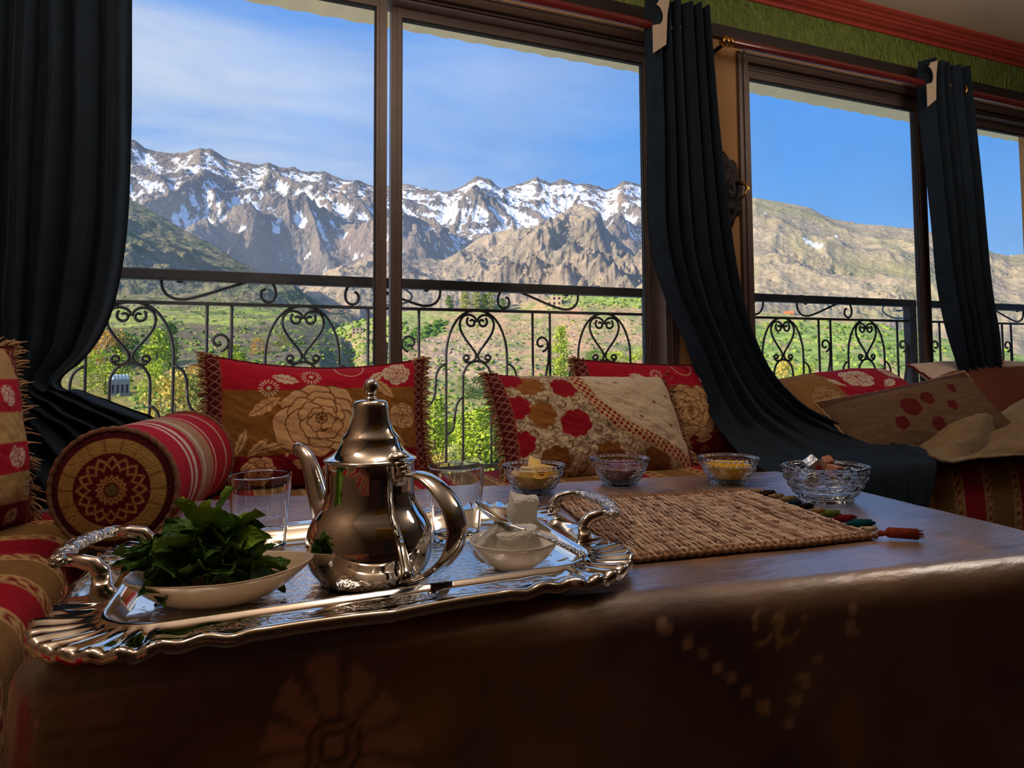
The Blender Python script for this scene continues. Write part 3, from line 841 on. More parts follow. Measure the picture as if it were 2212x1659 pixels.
class Pat:
    """paints motifs over a flat (u, v) chart in metres"""
    def __init__(s, U, V, base): s.U, s.V = U, V; s.C = np.broadcast_to(np.asarray(base), U.shape + (3,)).copy()
    def put(s, m, col): s.C = mixc(s.C, col, np.clip(m, 0, 1))
    def blob(s, d, col, w=0.0015): s.put(sstep(w, -w, d), col)
    def line(s, d, col, t=0.0018, w=0.0012): s.put(sstep(t + w, t - w, np.abs(d)), col)
    def disc(s, x, y, r, ax=1.0, rot=0.0):
        c, q = math.cos(rot), math.sin(rot); dx, dy = s.U - x, s.V - y
        a, b = dx * c + dy * q, -dx * q + dy * c
        return np.sqrt(a * a + (b / ax) ** 2) - r
    def rose(s, x, y, R, fill, ink, seed=0, squash=0.82):
        g = np.random.default_rng(seed)
        for ring, (dist, rad, n, off) in enumerate(((0.66, 0.40, 7, 0.1), (0.46, 0.36, 6, 0.5), (0.30, 0.28, 5, 0.2), (0.16, 0.2, 4, 0.6))):
            for k in range(n):
                a = 2 * PI * (k + off) / n + g.normal() * 0.12
                px_, py_ = x + R * dist * math.cos(a), y + R * dist * squash * math.sin(a)
                th = np.arctan2(s.V - py_, s.U - px_)
                d = s.disc(px_, py_, R * rad * (1 + 0.1 * g.normal()), 0.78, a + PI / 2) + R * 0.022 * np.sin(5 * th + k)
                s.blob(d, fill); s.line(d, ink, R * 0.012 + 0.0006, 0.001)
        d = s.disc(x, y, R * 0.13); s.blob(d, ink)
        for k in range(7):
            a = k * 2 * PI / 7; s.blob(s.disc(x + R * 0.08 * math.cos(a), y + R * 0.08 * math.sin(a), R * 0.022), fill, 0.0008)
    def leaf(s, x, y, L, rot, fill, ink, w=0.36):
        c, q = math.cos(rot), math.sin(rot); dx, dy = s.U - x, s.V - y
        a, b = (dx * c + dy * q) / L, (-dx * q + dy * c) / L
        d = (np.abs(b) - w * 0.5 * np.clip(1 - (2 * a - 1) ** 2, 0, 1) * (1 + 0.12 * np.sin(26 * a))) * L
        d = np.where((a > 0) & (a < 1), d, L)
        s.blob(d, fill); s.put(sstep(0.0022, 0.0006, np.abs(b) * L) * (a > 0.05) * (a < 0.85), ink)
        v = np.abs(((a * 6 + np.abs(b) * 5) % 1) - 0.5); s.put(sstep(0.12, 0.04, v) * (d < -0.002) * 0.6, ink)
    def burst(s, x, y, R, col):
        th = np.arctan2(s.V - y, s.U - x); r = np.hypot(s.U - x, s.V - y)
        s.put(sstep(0.0, 0.35, np.cos(16 * th) - 0.1) * sstep(R * 1.02, R * 0.95, r) * sstep(R * 0.5, R * 0.56, r), col)
        s.blob(r - R * 0.22, col)
    def daisy(s, x, y, R, n, fill, ink):
        th = np.arctan2(s.V - y, s.U - x); r = np.hypot(s.U - x, s.V - y)
        k = np.cos(n * th); env = R * (0.86 + 0.12 * np.cos(3 * th + 1))
        s.put(sstep(-0.75, -0.45, k) * sstep(env, env * 0.96, r) * sstep(R * 0.30, R * 0.33, r) , fill)
        for rr in (0.14, 0.22, 0.28): s.line(r - R * rr, ink if rr != 0.22 else fill, R * 0.018)
        s.blob(r - R * 0.11, fill)

def pillow_mesh(name, w, h, t, colour, nu=200, nv=140, pinch=0.05, puff=0.55, sag=0.0, seed=1, wrinkle=0.004):
    """front (-Y) carries the pattern; x is width, z is height from the lower edge"""
    def side(nu, nv, sgn):
        u = np.linspace(-1, 1, nu); v = np.linspace(-1, 1, nv)
        U, V = np.meshgrid(u, v, indexing='ij')
        s = (np.clip(1 - np.abs(U) ** 2.6, 0, 1) * np.clip(1 - np.abs(V) ** 2.6, 0, 1)) ** puff
        x = w / 2 * U * (1 - pinch * (1 - V ** 2) * np.abs(U)); z = h / 2 * V * (1 - pinch * 1.3 * (1 - U ** 2) * np.abs(V))
        y = -sgn * t / 2 * s
        wr = fbm(U * 2.2 + seed * 3.1, V * 2.2 + seed, 4) * wrinkle * 2 + fbm((U + V) * 5 + seed, (U - V) * 1.4, 3) * wrinkle
        y = y + wr * (0.25 + s)
        z = z + h / 2
        z = z - sag * h * (1 - U ** 2) * (V > 0) * V ** 2
        return np.stack([x, y, z], -1), U, V
    P, U, V = side(nu, nv, 1)
    col = colour((U * 0.5 + 0.5) * w, (V * 0.5 + 0.5) * h, w, h)
    m2u, m2v = max(30, nu // 4), max(24, nv // 4)
    Q, U2, V2 = side(m2u, m2v, -1)
    F1 = grid_faces(nu, nv); F2 = grid_faces(m2u, m2v, flip=True) + nu * nv
    bc = colour((U2 * 0.5 + 0.5) * w, (V2 * 0.5 + 0.5) * h, w, h)
    Vall = np.concatenate([P.reshape(-1, 3), Q.reshape(-1, 3)])
    me = mesh_np(name, Vall, np.concatenate([F1, F2]), np.concatenate([col.reshape(-1, 3), bc.reshape(-1, 3)]))
    border = np.concatenate([P[:, 0], P[-1, 1:], P[-2::-1, -1], P[0, -2:0:-1]])
    return me, border

def fringe_mesh(name, border, sel, length, n, rad=0.0022, droop=0.35, seed=0, outward=None):
    g = np.random.default_rng(seed); mb = MB()
    idx = np.where(sel)[0]
    cen = border.mean(0)
    for k in range(n):
        i = idx[int((k + g.random()) / n * len(idx)) % len(idx)]
        p = border[i]; out = p - cen; out[1] *= 0.3
        if outward is not None: out = out * 0.3 + np.sign(out[0]) * np.asarray(outward)
        out = out / np.linalg.norm(out)
        d = out + np.array([g.normal() * 0.22, g.normal() * 0.45, g.normal() * 0.22])
        L = length * (0.75 + 0.5 * g.random())
        e = p + d * L + np.array([0, 0, -droop * L]); mid = p + d * L * 0.55 + np.array([0, g.normal() * 0.002, -droop * L * 0.25])
        mb.tube([p, mid, e], [rad, rad * 1.1, rad * 0.5], 4, cap=False)
    return mb.mesh(name)

def cushion(label, w, h, t, colour, loc, rot, group=None, fringe='sides', cord=M_fringe_red, fr_len=0.022, name='cushion', **kw):
    me, border = pillow_mesh('cover', w, h, t, colour, **kw)
    root = empty(name, loc, rot); tag(root, label, 'cushion', group)
    link('cover', me, M_brocade, root)
    mb = MB(); b2 = border[::3]
    tw = np.arange(len(b2))
    b3 = b2 + np.stack([0.0025 * np.cos(tw * 2.1), 0.0025 * np.sin(tw * 2.1), 0 * tw], -1)
    mb.tube(b3, 0.0055, 6, closed=True); mb.build('braided_edge', cord, root, True)
    if fringe:
        cx = border[:, 0]; sel = np.abs(cx) > w * 0.5 * 0.86 if fringe == 'sides' else np.ones(len(cx), bool)
        fm = fringe_mesh('fringe', border, sel, fr_len, 640 if fringe == 'sides' else 1000, seed=len(label))
        o = link('fringe', fm, M_fringe, root); o['kind'] = 'stuff'
    return root

def side_bands(p, w, h, bw=0.035):
    """woven braid along both side edges"""
    for s in (0, 1):
        du = p.U if s == 0 else w - p.U
        band = sstep(bw + 0.001, bw - 0.001, du)
        p.put(band, MAROON)
        zig = np.abs(((p.V / 0.024 + s * 0.5) % 1) - 0.5) * 2
        x = np.abs(du / bw - 0.5) * 2
        p.put(band * sstep(0.22, 0.05, np.abs(zig - x)), LN(176, 120, 104))
        p.put(sstep(0.0022, 0.0012, np.abs(du - bw)), LN(150, 70, 60))

def col_rose(U, V, w, h, flip=False, seed=3, top=True):
    p = Pat(U, V, GOLD * 0.85)
    wob = 0.006 * np.sin(U * 9) 
    p.put(sstep(h * 0.735, h * 0.745, V + wob), RED)
    p.put(sstep(h * 0.265, h * 0.255, V + wob), DRED * 1.1)
    f = BEIGE
    cx = w * (0.48 if not flip else 0.62)
    p.rose(cx, h * 0.50, h * 0.335, f, BROWN, seed)
    p.leaf(w * 0.17, h * 0.53, h * 0.26, 0.55, f, BROWN); p.leaf(w * 0.16, h * 0.44, h * 0.2, -1.9, f, BROWN, 0.3)
    p.leaf(w * 0.25, h * 0.36, h * 0.18, -2.4, f, BROWN, 0.34); p.leaf(w * 0.82, h * 0.66, h * 0.22, 2.3, f, BROWN)
    p.leaf(w * 0.20, h * 0.27, h * 0.24, 0.25, f, BROWN, 0.22); p.leaf(w * 0.78, h * 0.40, h * 0.2, -0.6, f, BROWN, 0.3)
    p.rose(w * 0.87, h * 0.52, h * 0.12, f, BROWN, seed + 5)
    for q in ((0.36, 0.26), (0.335, 0.24), (0.70, 0.24), (0.30, 0.62)): p.blob(p.disc(w * q[0], h * q[1], 0.0045), f)
    p.leaf(w * 0.27, h * 0.86, h * 0.2, -0.3, CREAM, RED, 0.45); p.burst(w * 0.44, h * 0.86, h * 0.075, CREAM); p.burst(w * 0.255, h * 0.745, h * 0.075, CREAM)
    p.rose(w * 0.845, h * 0.885, h * 0.125, CREAM, RED, seed + 1); p.leaf(w * 0.70, h * 0.80, h * 0.17, 0.7, CREAM, RED, 0.42); p.leaf(w * 0.95, h * 0.90, h * 0.13, 1.0, CREAM, RED, 0.4)
    p.line(p.disc(w * 0.62, h * 0.98, h * 0.11), CREAM, 0.0012)
    p.rose(w * 0.22, h * 0.125, h * 0.135, f, DRED, seed + 2); p.rose(w * 0.56, h * 0.10, h * 0.12, f, DRED, seed + 3)
    p.leaf(w * 0.36, h * 0.19, h * 0.2, -0.35, f, DRED, 0.42); p.leaf(w * 0.66, h * 0.19, h * 0.2, 0.25, f, DRED, 0.4); p.burst(w * 0.72, h * 0.09, h * 0.06, f)
    side_bands(p, w, h)
    return p.C

def col_dots(U, V, w, h):
    p = Pat(U, V, LN(206, 186, 156))
    # trailing tendrils on the figured part
    n1 = fbm(U * 26, V * 26, 3); n2 = fbm(U * 26 + 40, V * 26 + 9, 3)
    th = np.arctan2(n2, n1)
    p.put(sstep(0.2, 0.5, np.cos(3 * th + 6 * np.hypot(n1, n2))) * 0.75, LN(128, 98, 70))
    gx, gy = (U / 0.052) % 1 - 0.5, (V / 0.043 + 0.5 * np.floor(U / 0.052)) % 1 - 0.5
    rr = np.hypot(gx, gy); p.put(sstep(0.07, 0.03, np.abs(rr - 0.28)) * (np.arctan2(gy, gx) < 1.6) * 0.85, LN(120, 90, 62))
    p.put(sstep(0.05, 0.02, np.hypot(gx - 0.22, gy + 0.1)), LN(96, 26, 32))
    RB, BB = LN(150, 22, 38), LN(150, 96, 46)
    for (x, y, r, c) in ((0.15, 0.82, 0.040, BB), (0.31, 0.77, 0.041, RB), (0.17, 0.52, 0.042, BB), (0.32, 0.42, 0.046, RB), (0.47, 0.62, 0.042, BB), (0.57, 0.46, 0.046, RB * 0.8),
                         (0.20, 0.11, 0.05, BB * 0.75), (0.47, 0.12, 0.05, BB * 0.75), (0.74, 0.10, 0.05, BB * 0.7), (0.455, 0.945, 0.03, BB), (0.055, 0.30, 0.04, RB), (0.06, 0.62, 0.04, RB), (0.08, 0.92, 0.035, RB)):
        X, Y = x * w, y * h; a = np.arctan2(V - Y, U - X)
        p.blob(p.disc(X, Y, r * 0.92, 0.9) - 0.0085 * np.abs(np.sin(4 * a + x * 9)) ** 0.7, c)
    # swept boundary with a lattice ribbon; plain ivory beyond it
    q = 0.42 * w + 0.02 * w * np.sin(V * 9)
    fx = (U / w - 0.46)
    curve = 0.86 - 0.0 * fx
    vk = np.array([-0.2, 0.02, 0.10, 0.20, 0.31, 0.42, 0.55, 0.70, 0.85, 1.2]); uk = np.array([1.1, 1.02, 0.95, 0.84, 0.70, 0.58, 0.495, 0.445, 0.425, 0.41])
    vv_ = np.linspace(-0.2, 1.2, 300); uu_ = np.interp(vv_, vk, uk); uu_ = np.convolve(np.pad(uu_, 12, mode='edge'), np.ones(25) / 25, 'valid')
    ub = np.interp(V / h, vv_, uu_) * w; sl = np.interp(V / h, vv_, np.gradient(uu_ * w, vv_ * h))
    d = (U - ub) / np.sqrt(1 + sl ** 2)                 # the ivory lies right of this line
    ivory = sstep(-0.001, 0.001, d)
    p.put(ivory, LN(216, 196, 168))
    p.put(ivory * sstep(0.1, 0.4, fbm(U * 160, V * 160, 2)) * 0.18, LN(170, 140, 110))
    rb = sstep(0.025, 0.024, np.abs(d + 0.014))
    p.put(rb, LN(196, 164, 122))
    la = np.abs((((U - V) / 0.024) % 1) - 0.5) + np.abs((((U + V) / 0.024) % 1) - 0.5)
    p.put(rb * sstep(0.021, 0.019, np.abs(d + 0.014)) * sstep(0.46, 0.40, la), LN(140, 26, 36))
    for (x, y) in ((0.74, 0.93), (0.60, 0.83), (0.79, 0.62), (0.68, 0.47), (0.90, 0.70), (0.86, 0.40)):
        p.blob(p.disc(x * w, y * h, 0.008, 0.7), LN(150, 60, 48)); p.blob(p.disc(x * w, y * h, 0.003), LN(200, 160, 120))
    side_bands(p, w, h, 0.03)
    return p.C

def col_stripe(U, V, w, h):
    p = Pat(U, V, LN(176, 146, 92))
    for a, b, c in ((0.80, 1.0, LN(176, 140, 96)), (0.62, 0.80, RED), (0.46, 0.62, LN(186, 154, 98)), (0.30, 0.46, RED), (0.14, 0.30, LN(180, 150, 98)), (0.0, 0.14, DRED)):
        p.put(sstep(a * h - 0.001, a * h + 0.001, V) * sstep(b * h + 0.001, b * h - 0.001, V), c)
    for x in (0.2, 0.5, 0.8):
        p.rose(w * x, h * 0.71, h * 0.07, CREAM, RED, 4); p.rose(w * x, h * 0.38, h * 0.07, CREAM, RED, 6); p.rose(w * (x + 0.1), h * 0.21, h * 0.06, CREAM, BROWN, 8)
        p.rose(w * x, h * 0.07, h * 0.05, CREAM, DRED, 9)
    side_bands(p, w, h)
    return p.C

GRP = 'brocade cushions on the benches'
cushion('red and gold cushion with a large beige rose, upright behind the teapot', 0.62, 0.375, 0.17, col_rose, (0.280, 2.03, 0.437), (-0.20, 0.02, 0.02), GRP, nu=330, nv=210, sag=0.06, seed=2)
cushion('red and gold rose cushion behind the ivory cushion, tucked under the middle curtain', 0.66, 0.35, 0.15, lambda U, V, w, h: col_rose(U, V, w, h, True, 9), (1.445, 2.075, 0.437), (-0.12, 0.03, -0.02), GRP, nu=200, nv=130, seed=5)
cushion('ivory cushion with red and brown flower discs and a lattice ribbon', 0.68, 0.36, 0.20, col_dots, (1.115, 1.885, 0.425), (-0.50, 0.02, 0.03), GRP, nu=330, nv=210, seed=8, wrinkle=0.006)
cushion('striped red and gold cushion with shaggy fringe at the left edge', 0.48, 0.40, 0.16, col_stripe, (-0.475, 1.66, 0.435), (-0.16, 0.0, 1.10), GRP, nu=150, nv=120, fringe='all', fr_len=0.026, seed=11)

# ---- bolster
def bolster():
    R, L = 0.112, 0.44
    root = empty('bolster', (-0.170, 1.535, 0.44 + R), (0, 0, math.radians(-14)))
    tag(root, 'round red bolster with an embroidered medallion end, on the corner bench', 'bolster')
    n, m = 140, 120
    th = np.linspace(0, 2 * PI, n, endpoint=False); s = np.linspace(0, 1, m)
    T, S = np.meshgrid(th, s, indexing='ij')
    r = R * (1 + 0.02 * np.sin(PI * S)) 
    P = np.stack([r * np.cos(T), S * L, r * np.sin(T)], -1)
    c = np.broadcast_to(RED, T.shape + (3,)).copy()
    def band(a, b, col): 
        nonlocal c; c = mixc(c, col, sstep(a - 0.004, a + 0.004, S) * sstep(b + 0.004, b - 0.004, S))
    band(0.20, 0.225, LN(220, 200, 190)); band(0.26, 0.30, LN(220, 200, 190)); band(0.36, 0.58, LN(176, 136, 106)); band(0.40, 0.44, LN(206, 186, 170))
    band(0.62, 0.64, LN(206, 186, 170)); band(0.84, 0.87, LN(196, 170, 150))
    c = mixc(c, LN(150, 110, 84), 0.5 * sstep(0.2, 0.4, fbm(T * 9, S * 50, 3)) * (S > 0.26) * (S < 0.44))
    link('tube', mesh_np('tube', P.reshape(-1, 3), grid_faces(n, m, True), c.reshape(-1, 3)), M_rug, root)
    for sgn, y0, nm in ((-1, 0.0, 'medallion_end'), (1, L, 'far_end')):
        k = 90; rr = np.linspace(0.001, R, k); TT, RR = np.meshgrid(th, rr, indexing='ij')
        q = RR / R
        Yv = y0 + sgn * 0.016 * np.sqrt(np.clip(1 - q ** 2, 0, 1))
        P = np.stack([RR * np.cos(TT), Yv, RR * np.sin(TT)], -1)
        C_ = np.broadcast_to(MAROON * 0.8, TT.shape + (3,)).copy()
        C_ = mixc(C_, LN(172, 136, 76), sstep(0.60, 0.62, q) * sstep(0.86, 0.84, q) * (1 - 0.55 * sstep(0.93, 0.99, np.cos(18 * TT))))
        C_ = mixc(C_, LN(96, 20, 26), sstep(0.61, 0.59, q))
        for ro, nn, am in ((0.44, 8, 0.10), (0.18, 8, 0.05)):
            star = np.abs(q - ro - am * (np.abs(((TT * nn / (2 * PI)) % 1) - 0.5) * 4 - 1))
            star2 = np.abs(q - ro + am * (np.abs(((TT * nn / (2 * PI)) % 1) - 0.5) * 4 - 1))
            C_ = mixc(C_, LN(176, 128, 76), sstep(0.035, 0.02, np.minimum(star, star2)))
        C_ = mixc(C_, LN(110, 110, 50), sstep(0.10, 0.08, q) * 0.8)
        C_ = mixc(C_, LN(60, 14, 20), 0.25 * sstep(0.0, 0.5, fbm(TT * 12, q * 20, 2)))
        link(nm, mesh_np(nm, P.reshape(-1, 3), grid_faces(n, k, True, flip=(sgn > 0)), C_.reshape(-1, 3)), M_rug, root)
        ring = [(R * 1.005 * math.cos(a) , y0 + sgn * 0.002, R * 1.005 * math.sin(a)) for a in np.linspace(0, 2 * PI, 120, endpoint=False)]
        rr_ = 0.0058 + 0.0012 * np.sin(np.arange(120) * 1.9)
        MB().tube(ring, rr_, 6, closed=True).build('piping', mat('maroon_tan_piping', (122, 84, 64), rough=0.95, var=0.4, var_scale=140), root, True)
bolster()

# ---- benches: mattress with striped woven cover
def stripe_colour(s, t):
    """s across the stripes, t along them (metres)"""
    c = np.broadcast_to(RED * 0.8, s.shape + (3,)).copy()
    x = (s / 0.30) % 1
    def band(a, b, col, k=1.0):
        nonlocal c; c = mixc(c, col, k * sstep(a - 0.004, a + 0.004, x) * sstep(b + 0.004, b - 0.004, x))
    GO = LN(138, 104, 62)
    band(0.36, 1.0, GO)
    for a in (0.36, 0.86):
        band(a, a + 0.14, LN(196, 160, 110)); 
        z = np.abs(((t / 0.032) % 1) - 0.5) * 2; xx = np.abs((x - a) / 0.14 * 2 - 1)
        m = sstep(a + 0.015, a + 0.025, x) * sstep(a + 0.125, a + 0.115, x)
        c = mixc(c, LN(126, 34, 30), m * sstep(0.34, 0.18, np.abs(z - xx)))
    k = fbm(s * 60, t * 60, 3); c = mixc(c, BROWN, 0.4 * sstep(0.1, 0.4, k) * (x > 0.5) * (x < 0.86))
    return c
def bench(label, origin, rotz, length, depth, ht, shift=0.0, seed=0):
    """runs along local x; back at local y = depth, front edge at y = 0"""
    root = empty('bench', origin, (0, 0, rotz)); tag(root, label, 'bench', 'low benches around the table')
    prof = [(depth, ht - 0.01), (depth - 0.02, ht)] + [(depth - 0.02 - (depth - 0.10) * i / 40, ht + 0.006 * math.sin(i / 40 * PI)) for i in range(1, 41)]
    prof += [(0.08 - 0.08 * math.sin(a), ht - 0.075 + 0.075 * math.cos(a)) for a in np.linspace(0.1, PI / 2, 10)]
    prof += [(0.0 - 0.008 * math.sin(i / 12 * PI), ht - 0.075 - (ht - 0.10) * i / 12 * 0.75) for i in range(1, 13)]
    pr = np.array(prof); arc = np.concatenate([[0], np.cumsum(np.hypot(*np.diff(pr, axis=0).T))])
    ss = np.linspace(0, arc[-1], 110); py_, pz_ = np.interp(ss, arc, pr[:, 0]), np.interp(ss, arc, pr[:, 1])
    nx_ = int(length / 0.008); xs_ = np.linspace(0, length, nx_)
    X, S = np.meshgrid(xs_, ss, indexing='ij')
    Yv = np.broadcast_to(py_, X.shape); Z = np.broadcast_to(pz_, X.shape)
    nz_ = fbm(X * 3 + seed, Yv * 3, 4) * 0.006
    P = np.stack([X, Yv + nz_ * 0.6, Z + nz_], -1)
    link('striped_cover', mesh_np('striped_cover', P.reshape(-1, 3), grid_faces(nx_, 110, flip=True), stripe_colour(X + shift + (np.interp(X, [0.2, 1.0, 1.6, 2.2], [-0.055, 0.07, 0.03, 0.0]) if rotz == 0 else 0.0), S).reshape(-1, 3)), M_rug, root)
    M_wood = bpy.data.materials.get('dark_wood') or mat('dark_wood', (70, 44, 30), rough=0.5, var=0.2, var_scale=15, stretch=(1, 8, 8))
    b = MB().box2((0.02, 0.03, 0.0), (length - 0.02, depth - 0.02, 0.12)); b.build('base', M_wood, root)
    return root
bench('long red and gold striped bench under the windows', (-0.20, 1.63, 0), 0, 5.6, 0.52, 0.44, shift=0.155, seed=1)
bench('red and gold striped bench along the left wall', (-0.245, -0.9, 0), PI / 2, 3.04, 0.64, 0.44, shift=0.23, seed=5)

# back cushion of the left bench, dark embossed brown
def col_emboss(U, V, w, h):
    p = Pat(U, V, LN(84, 56, 34))
    n1, n2 = fbm(U * 14, V * 14, 3), fbm(U * 14 + 30, V * 14, 3)
    p.put(sstep(0.3, 0.7, np.cos(5 * np.arctan2(n2, n1))) * 0.6, LN(120, 80, 44))
    return p.C
cushion('long dark brown embossed back cushion in the bench corner behind the bolster', 0.40, 0.24, 0.12, col_emboss, (-0.60, 1.86, 0.44), (-0.25, 0, 0.45), GRP, fringe=None, cord=mat('brown_cord', (70, 46, 30), rough=0.9), nu=120, nv=80, seed=14)

# ---- curtains: rows of (z, x left, x right, y, pleat depth)
def curtain(label, rows, npleat, seed, flap=None, ncol=240, sub=9):
    R_ = np.array(rows, float); nr = (len(R_) - 1) * sub + 1
    tt = np.linspace(0, len(R_) - 1, nr)
    # smooth interpolation (Catmull-Rom like through numpy)
    def ev(col):
        y = R_[:, col]; i = np.clip(np.floor(tt).astype(int), 0, len(y) - 2); f = tt - i
        p0, p1, p2, p3 = y[np.maximum(i - 1, 0)], y[i], y[i + 1], y[np.minimum(i + 2, len(y) - 1)]
        return 0.5 * ((2 * p1) + (-p0 + p2) * f + (2 * p0 - 5 * p1 + 4 * p2 - p3) * f ** 2 + (-p0 + 3 * p1 - 3 * p2 + p3) * f ** 3)
    z, xl, xr, yy, am = (ev(k) for k in range(5))
    s = np.linspace(0, 1, ncol)
    S, I = np.meshgrid(s, np.arange(nr), indexing='ij')
    ph = 2 * PI * npleat * (S + 0.03 * fbm(S * 3 + seed, I / nr * 3, 3)) + 0.6 * fbm(S * 2, I / nr * 4 + seed, 3)
    X = xl[I] + (xr - xl)[I] * (S + 0.25 / npleat * 0.35 * np.sin(2 * ph) / PI)
    wave = np.cos(ph) + 0.3 * np.cos(2.3 * ph + 1)
    Yv = yy[I] + am[I] * wave
    Z = z[I] + np.where(I / nr > 0.6, 0.25, 0.0) * am[I] * np.cos(ph * 0.7 + 1) + 0.006 * fbm(S * 8 + seed, I / nr * 20, 3)
    P = np.stack([X, Yv, Z], -1)
    root = empty('curtain', (float(R_[0, 1:3].mean()), float(R_[0, 3]), float(R_[:, 0].min())))
    tag(root, label, 'curtain', 'dark velvet curtains')
    off = np.array(root.location); P = P - off
    link('drape', mesh_np('drape', P.reshape(-1, 3), grid_faces(ncol, nr)), M_velvet, root)
    # eyelet rings around the rod and a turned-back strip of lining at the leading edge
    for k in range(npleat):
        cxk = R_[0, 1] + (R_[0, 2] - R_[0, 1]) * (k + 0.5) / npleat
        MB().tube([(cxk - off[0], RODY - off[1] + 0.027 * math.cos(a), RODZ - off[2] + 0.027 * math.sin(a)) for a in np.linspace(0, 2 * PI, 22, endpoint=False)], 0.006, 6, closed=True).build('eyelet', M_gold, root, True)
    if flap:
        x_, z0_, z1_ = flap
        mb = MB(); pts = []
        out = [(0.0, -0.13), (0.055, -0.09), (0.062, 0.02), (0.075, 0.085), (0.03, 0.07), (0.018, 0.05)]
        hole = [(0.018 + 0.0 + 0.026 * math.cos(a), 0.012 + 0.036 * math.sin(a)) for a in np.linspace(PI / 2, -PI / 2, 10)]
        poly = out + hole + [(0.0, -0.03)]
        V = [(x_ + a - off[0], RODY - 0.055 + 0.0 * a - off[1], RODZ + b - off[2]) for a, b in poly] + [(x_ + a - off[0], RODY - 0.052 - off[1], RODZ + b - off[2]) for a, b in poly]
        n = len(poly)
        mb.add(V, [tuple(range(n)), tuple(range(2 * n - 1, n - 1, -1))] + [(k, (k + 1) % n, n + (k + 1) % n, n + k) for k in range(n)])
        mb.build('lining_flap', M_lining, root)
    return root
curtain('wide dark velvet curtain at the left edge, its tail pooled over the bench corner',
    [(2.10, -0.72, -0.222, 2.06, 0.030), (1.76, -0.70, -0.218, 2.06, 0.030), (1.40, -0.70, -0.212, 2.055, 0.032), (1.14, -0.70, -0.216, 2.05, 0.034), (0.95, -0.68, -0.240, 2.05, 0.034), (0.83, -0.63, -0.285, 2.05, 0.030),
     (0.745, -0.57, -0.350, 2.03, 0.024), (0.715, -0.54, -0.300, 2.01, 0.030), (0.68, -0.54, -0.22, 2.00, 0.035), (0.625, -0.52, -0.10, 1.99, 0.030), (0.54, -0.48, 0.00, 1.97, 0.022), (0.45, -0.42, 0.02, 1.95, 0.012)], 7, 1)
curtain('dark velvet curtain between the two windows, swept right onto the bench',
    [(2.105, 1.425, 1.700, 2.075, 0.026), (1.97, 1.418, 1.700, 2.07, 0.028), (1.60, 1.413, 1.722, 2.06, 0.026), (1.24, 1.413, 1.768, 2.06, 0.026), (1.02, 1.470, 1.815, 2.06, 0.024), (0.85, 1.548, 1.870, 2.05, 0.022), (0.72, 1.585, 1.945, 2.03, 0.022),
     (0.61, 1.600, 2.06, 1.99, 0.026), (0.535, 1.585, 2.20, 1.90, 0.020), (0.490, 1.540, 2.30, 1.78, 0.012), (0.468, 1.50, 2.26, 1.66, 0.006), (0.44, 1.50, 2.17, 1.585, 0.006), (0.36, 1.54, 2.12, 1.565, 0.006), (0.27, 1.58, 2.06, 1.56, 0.006)], 6, 4, flap=(1.405, 0, 0))
curtain('dark velvet curtain at the right end, hanging beside the far pane',
    [(2.105, 2.85, 3.125, 2.075, 0.028), (1.97, 2.828, 3.135, 2.07, 0.026), (1.55, 2.850, 3.160, 2.06, 0.026), (1.14, 2.889, 3.193, 2.06, 0.026), (0.90, 2.94, 3.235, 2.06, 0.024), (0.74, 2.998, 3.285, 2.07, 0.012), (0.64, 3.04, 3.36, 2.10, 0.006), (0.50, 3.05, 3.45, 2.12, 0.005), (0.45, 3.05, 3.45, 2.07, 0.01)], 5, 8, flap=(2.800, 0, 0))

# ---- things on the right part of the bench
def col_flat(U, V, w, h):
    p = Pat(U, V, LN(150, 106, 60)); 
    p.put(sstep(w * 0.30, w * 0.32, U), RED * 0.85)
    p.rose(w * 0.50, h * 0.62, h * 0.2, CREAM, RED, 21); p.leaf(w * 0.36, h * 0.5, h * 0.2, 2.2, CREAM, BROWN); p.rose(w * 0.2, h * 0.45, h * 0.15, LN(176, 140, 96), BROWN, 4)
    p.leaf(w * 0.62, h * 0.45, h * 0.25, 0.4, CREAM, RED); p.rose(w * 0.82, h * 0.7, h * 0.14, CREAM, RED, 8)
    return p.C
cushion('plump red and gold cushion lying slumped right of the middle curtain', 0.80, 0.44, 0.22, col_flat, (2.47, 1.97, 0.480), (-1.00, -0.07, 0.0), GRP, nu=160, nv=100, fringe=None, seed=21, pinch=0.10)
def col_drab(U, V, w, h):
    p = Pat(U, V, LN(112, 88, 66)); R2 = LN(96, 28, 30)
    p.put(sstep(0.1, 0.4, fbm(U * 12, V * 12, 3)) * 0.5, LN(110, 80, 56))
    for x, y, r in ((0.42, 0.55, 0.045), (0.55, 0.62, 0.03), (0.30, 0.36, 0.03), (0.66, 0.45, 0.022), (0.5, 0.25, 0.03), (0.75, 0.7, 0.02)):
        a = np.arctan2(V - y * h, U - x * w); p.blob(p.disc(x * w, y * h, r, 0.8, 0.6) - 0.005 * np.abs(np.sin(2.5 * a)), R2)
    p.put(sstep(h * 0.86, h * 0.88, V), LN(92, 60, 42))
    return p.C
cushion('drab tan cushion with dark red flowers and a twisted cord, slumped on the right bench', 0.74, 0.30, 0.13, col_drab, (2.44, 1.755, 0.462), (-0.72, -0.15, -0.12), GRP, nu=150, nv=100, fringe=None, cord=M_fringe, seed=31, pinch=0.07)
def col_pale(U, V, w, h):
    p = Pat(U, V, LN(206, 182, 160))
    p.put(sstep(h * 0.70, h * 0.66, V), LN(110, 60, 46))
    for x in (0.3, 0.6, 0.85): p.blob(p.disc(x * w, h * 0.86, 0.012, 0.6), LN(140, 50, 48))
    return p.C
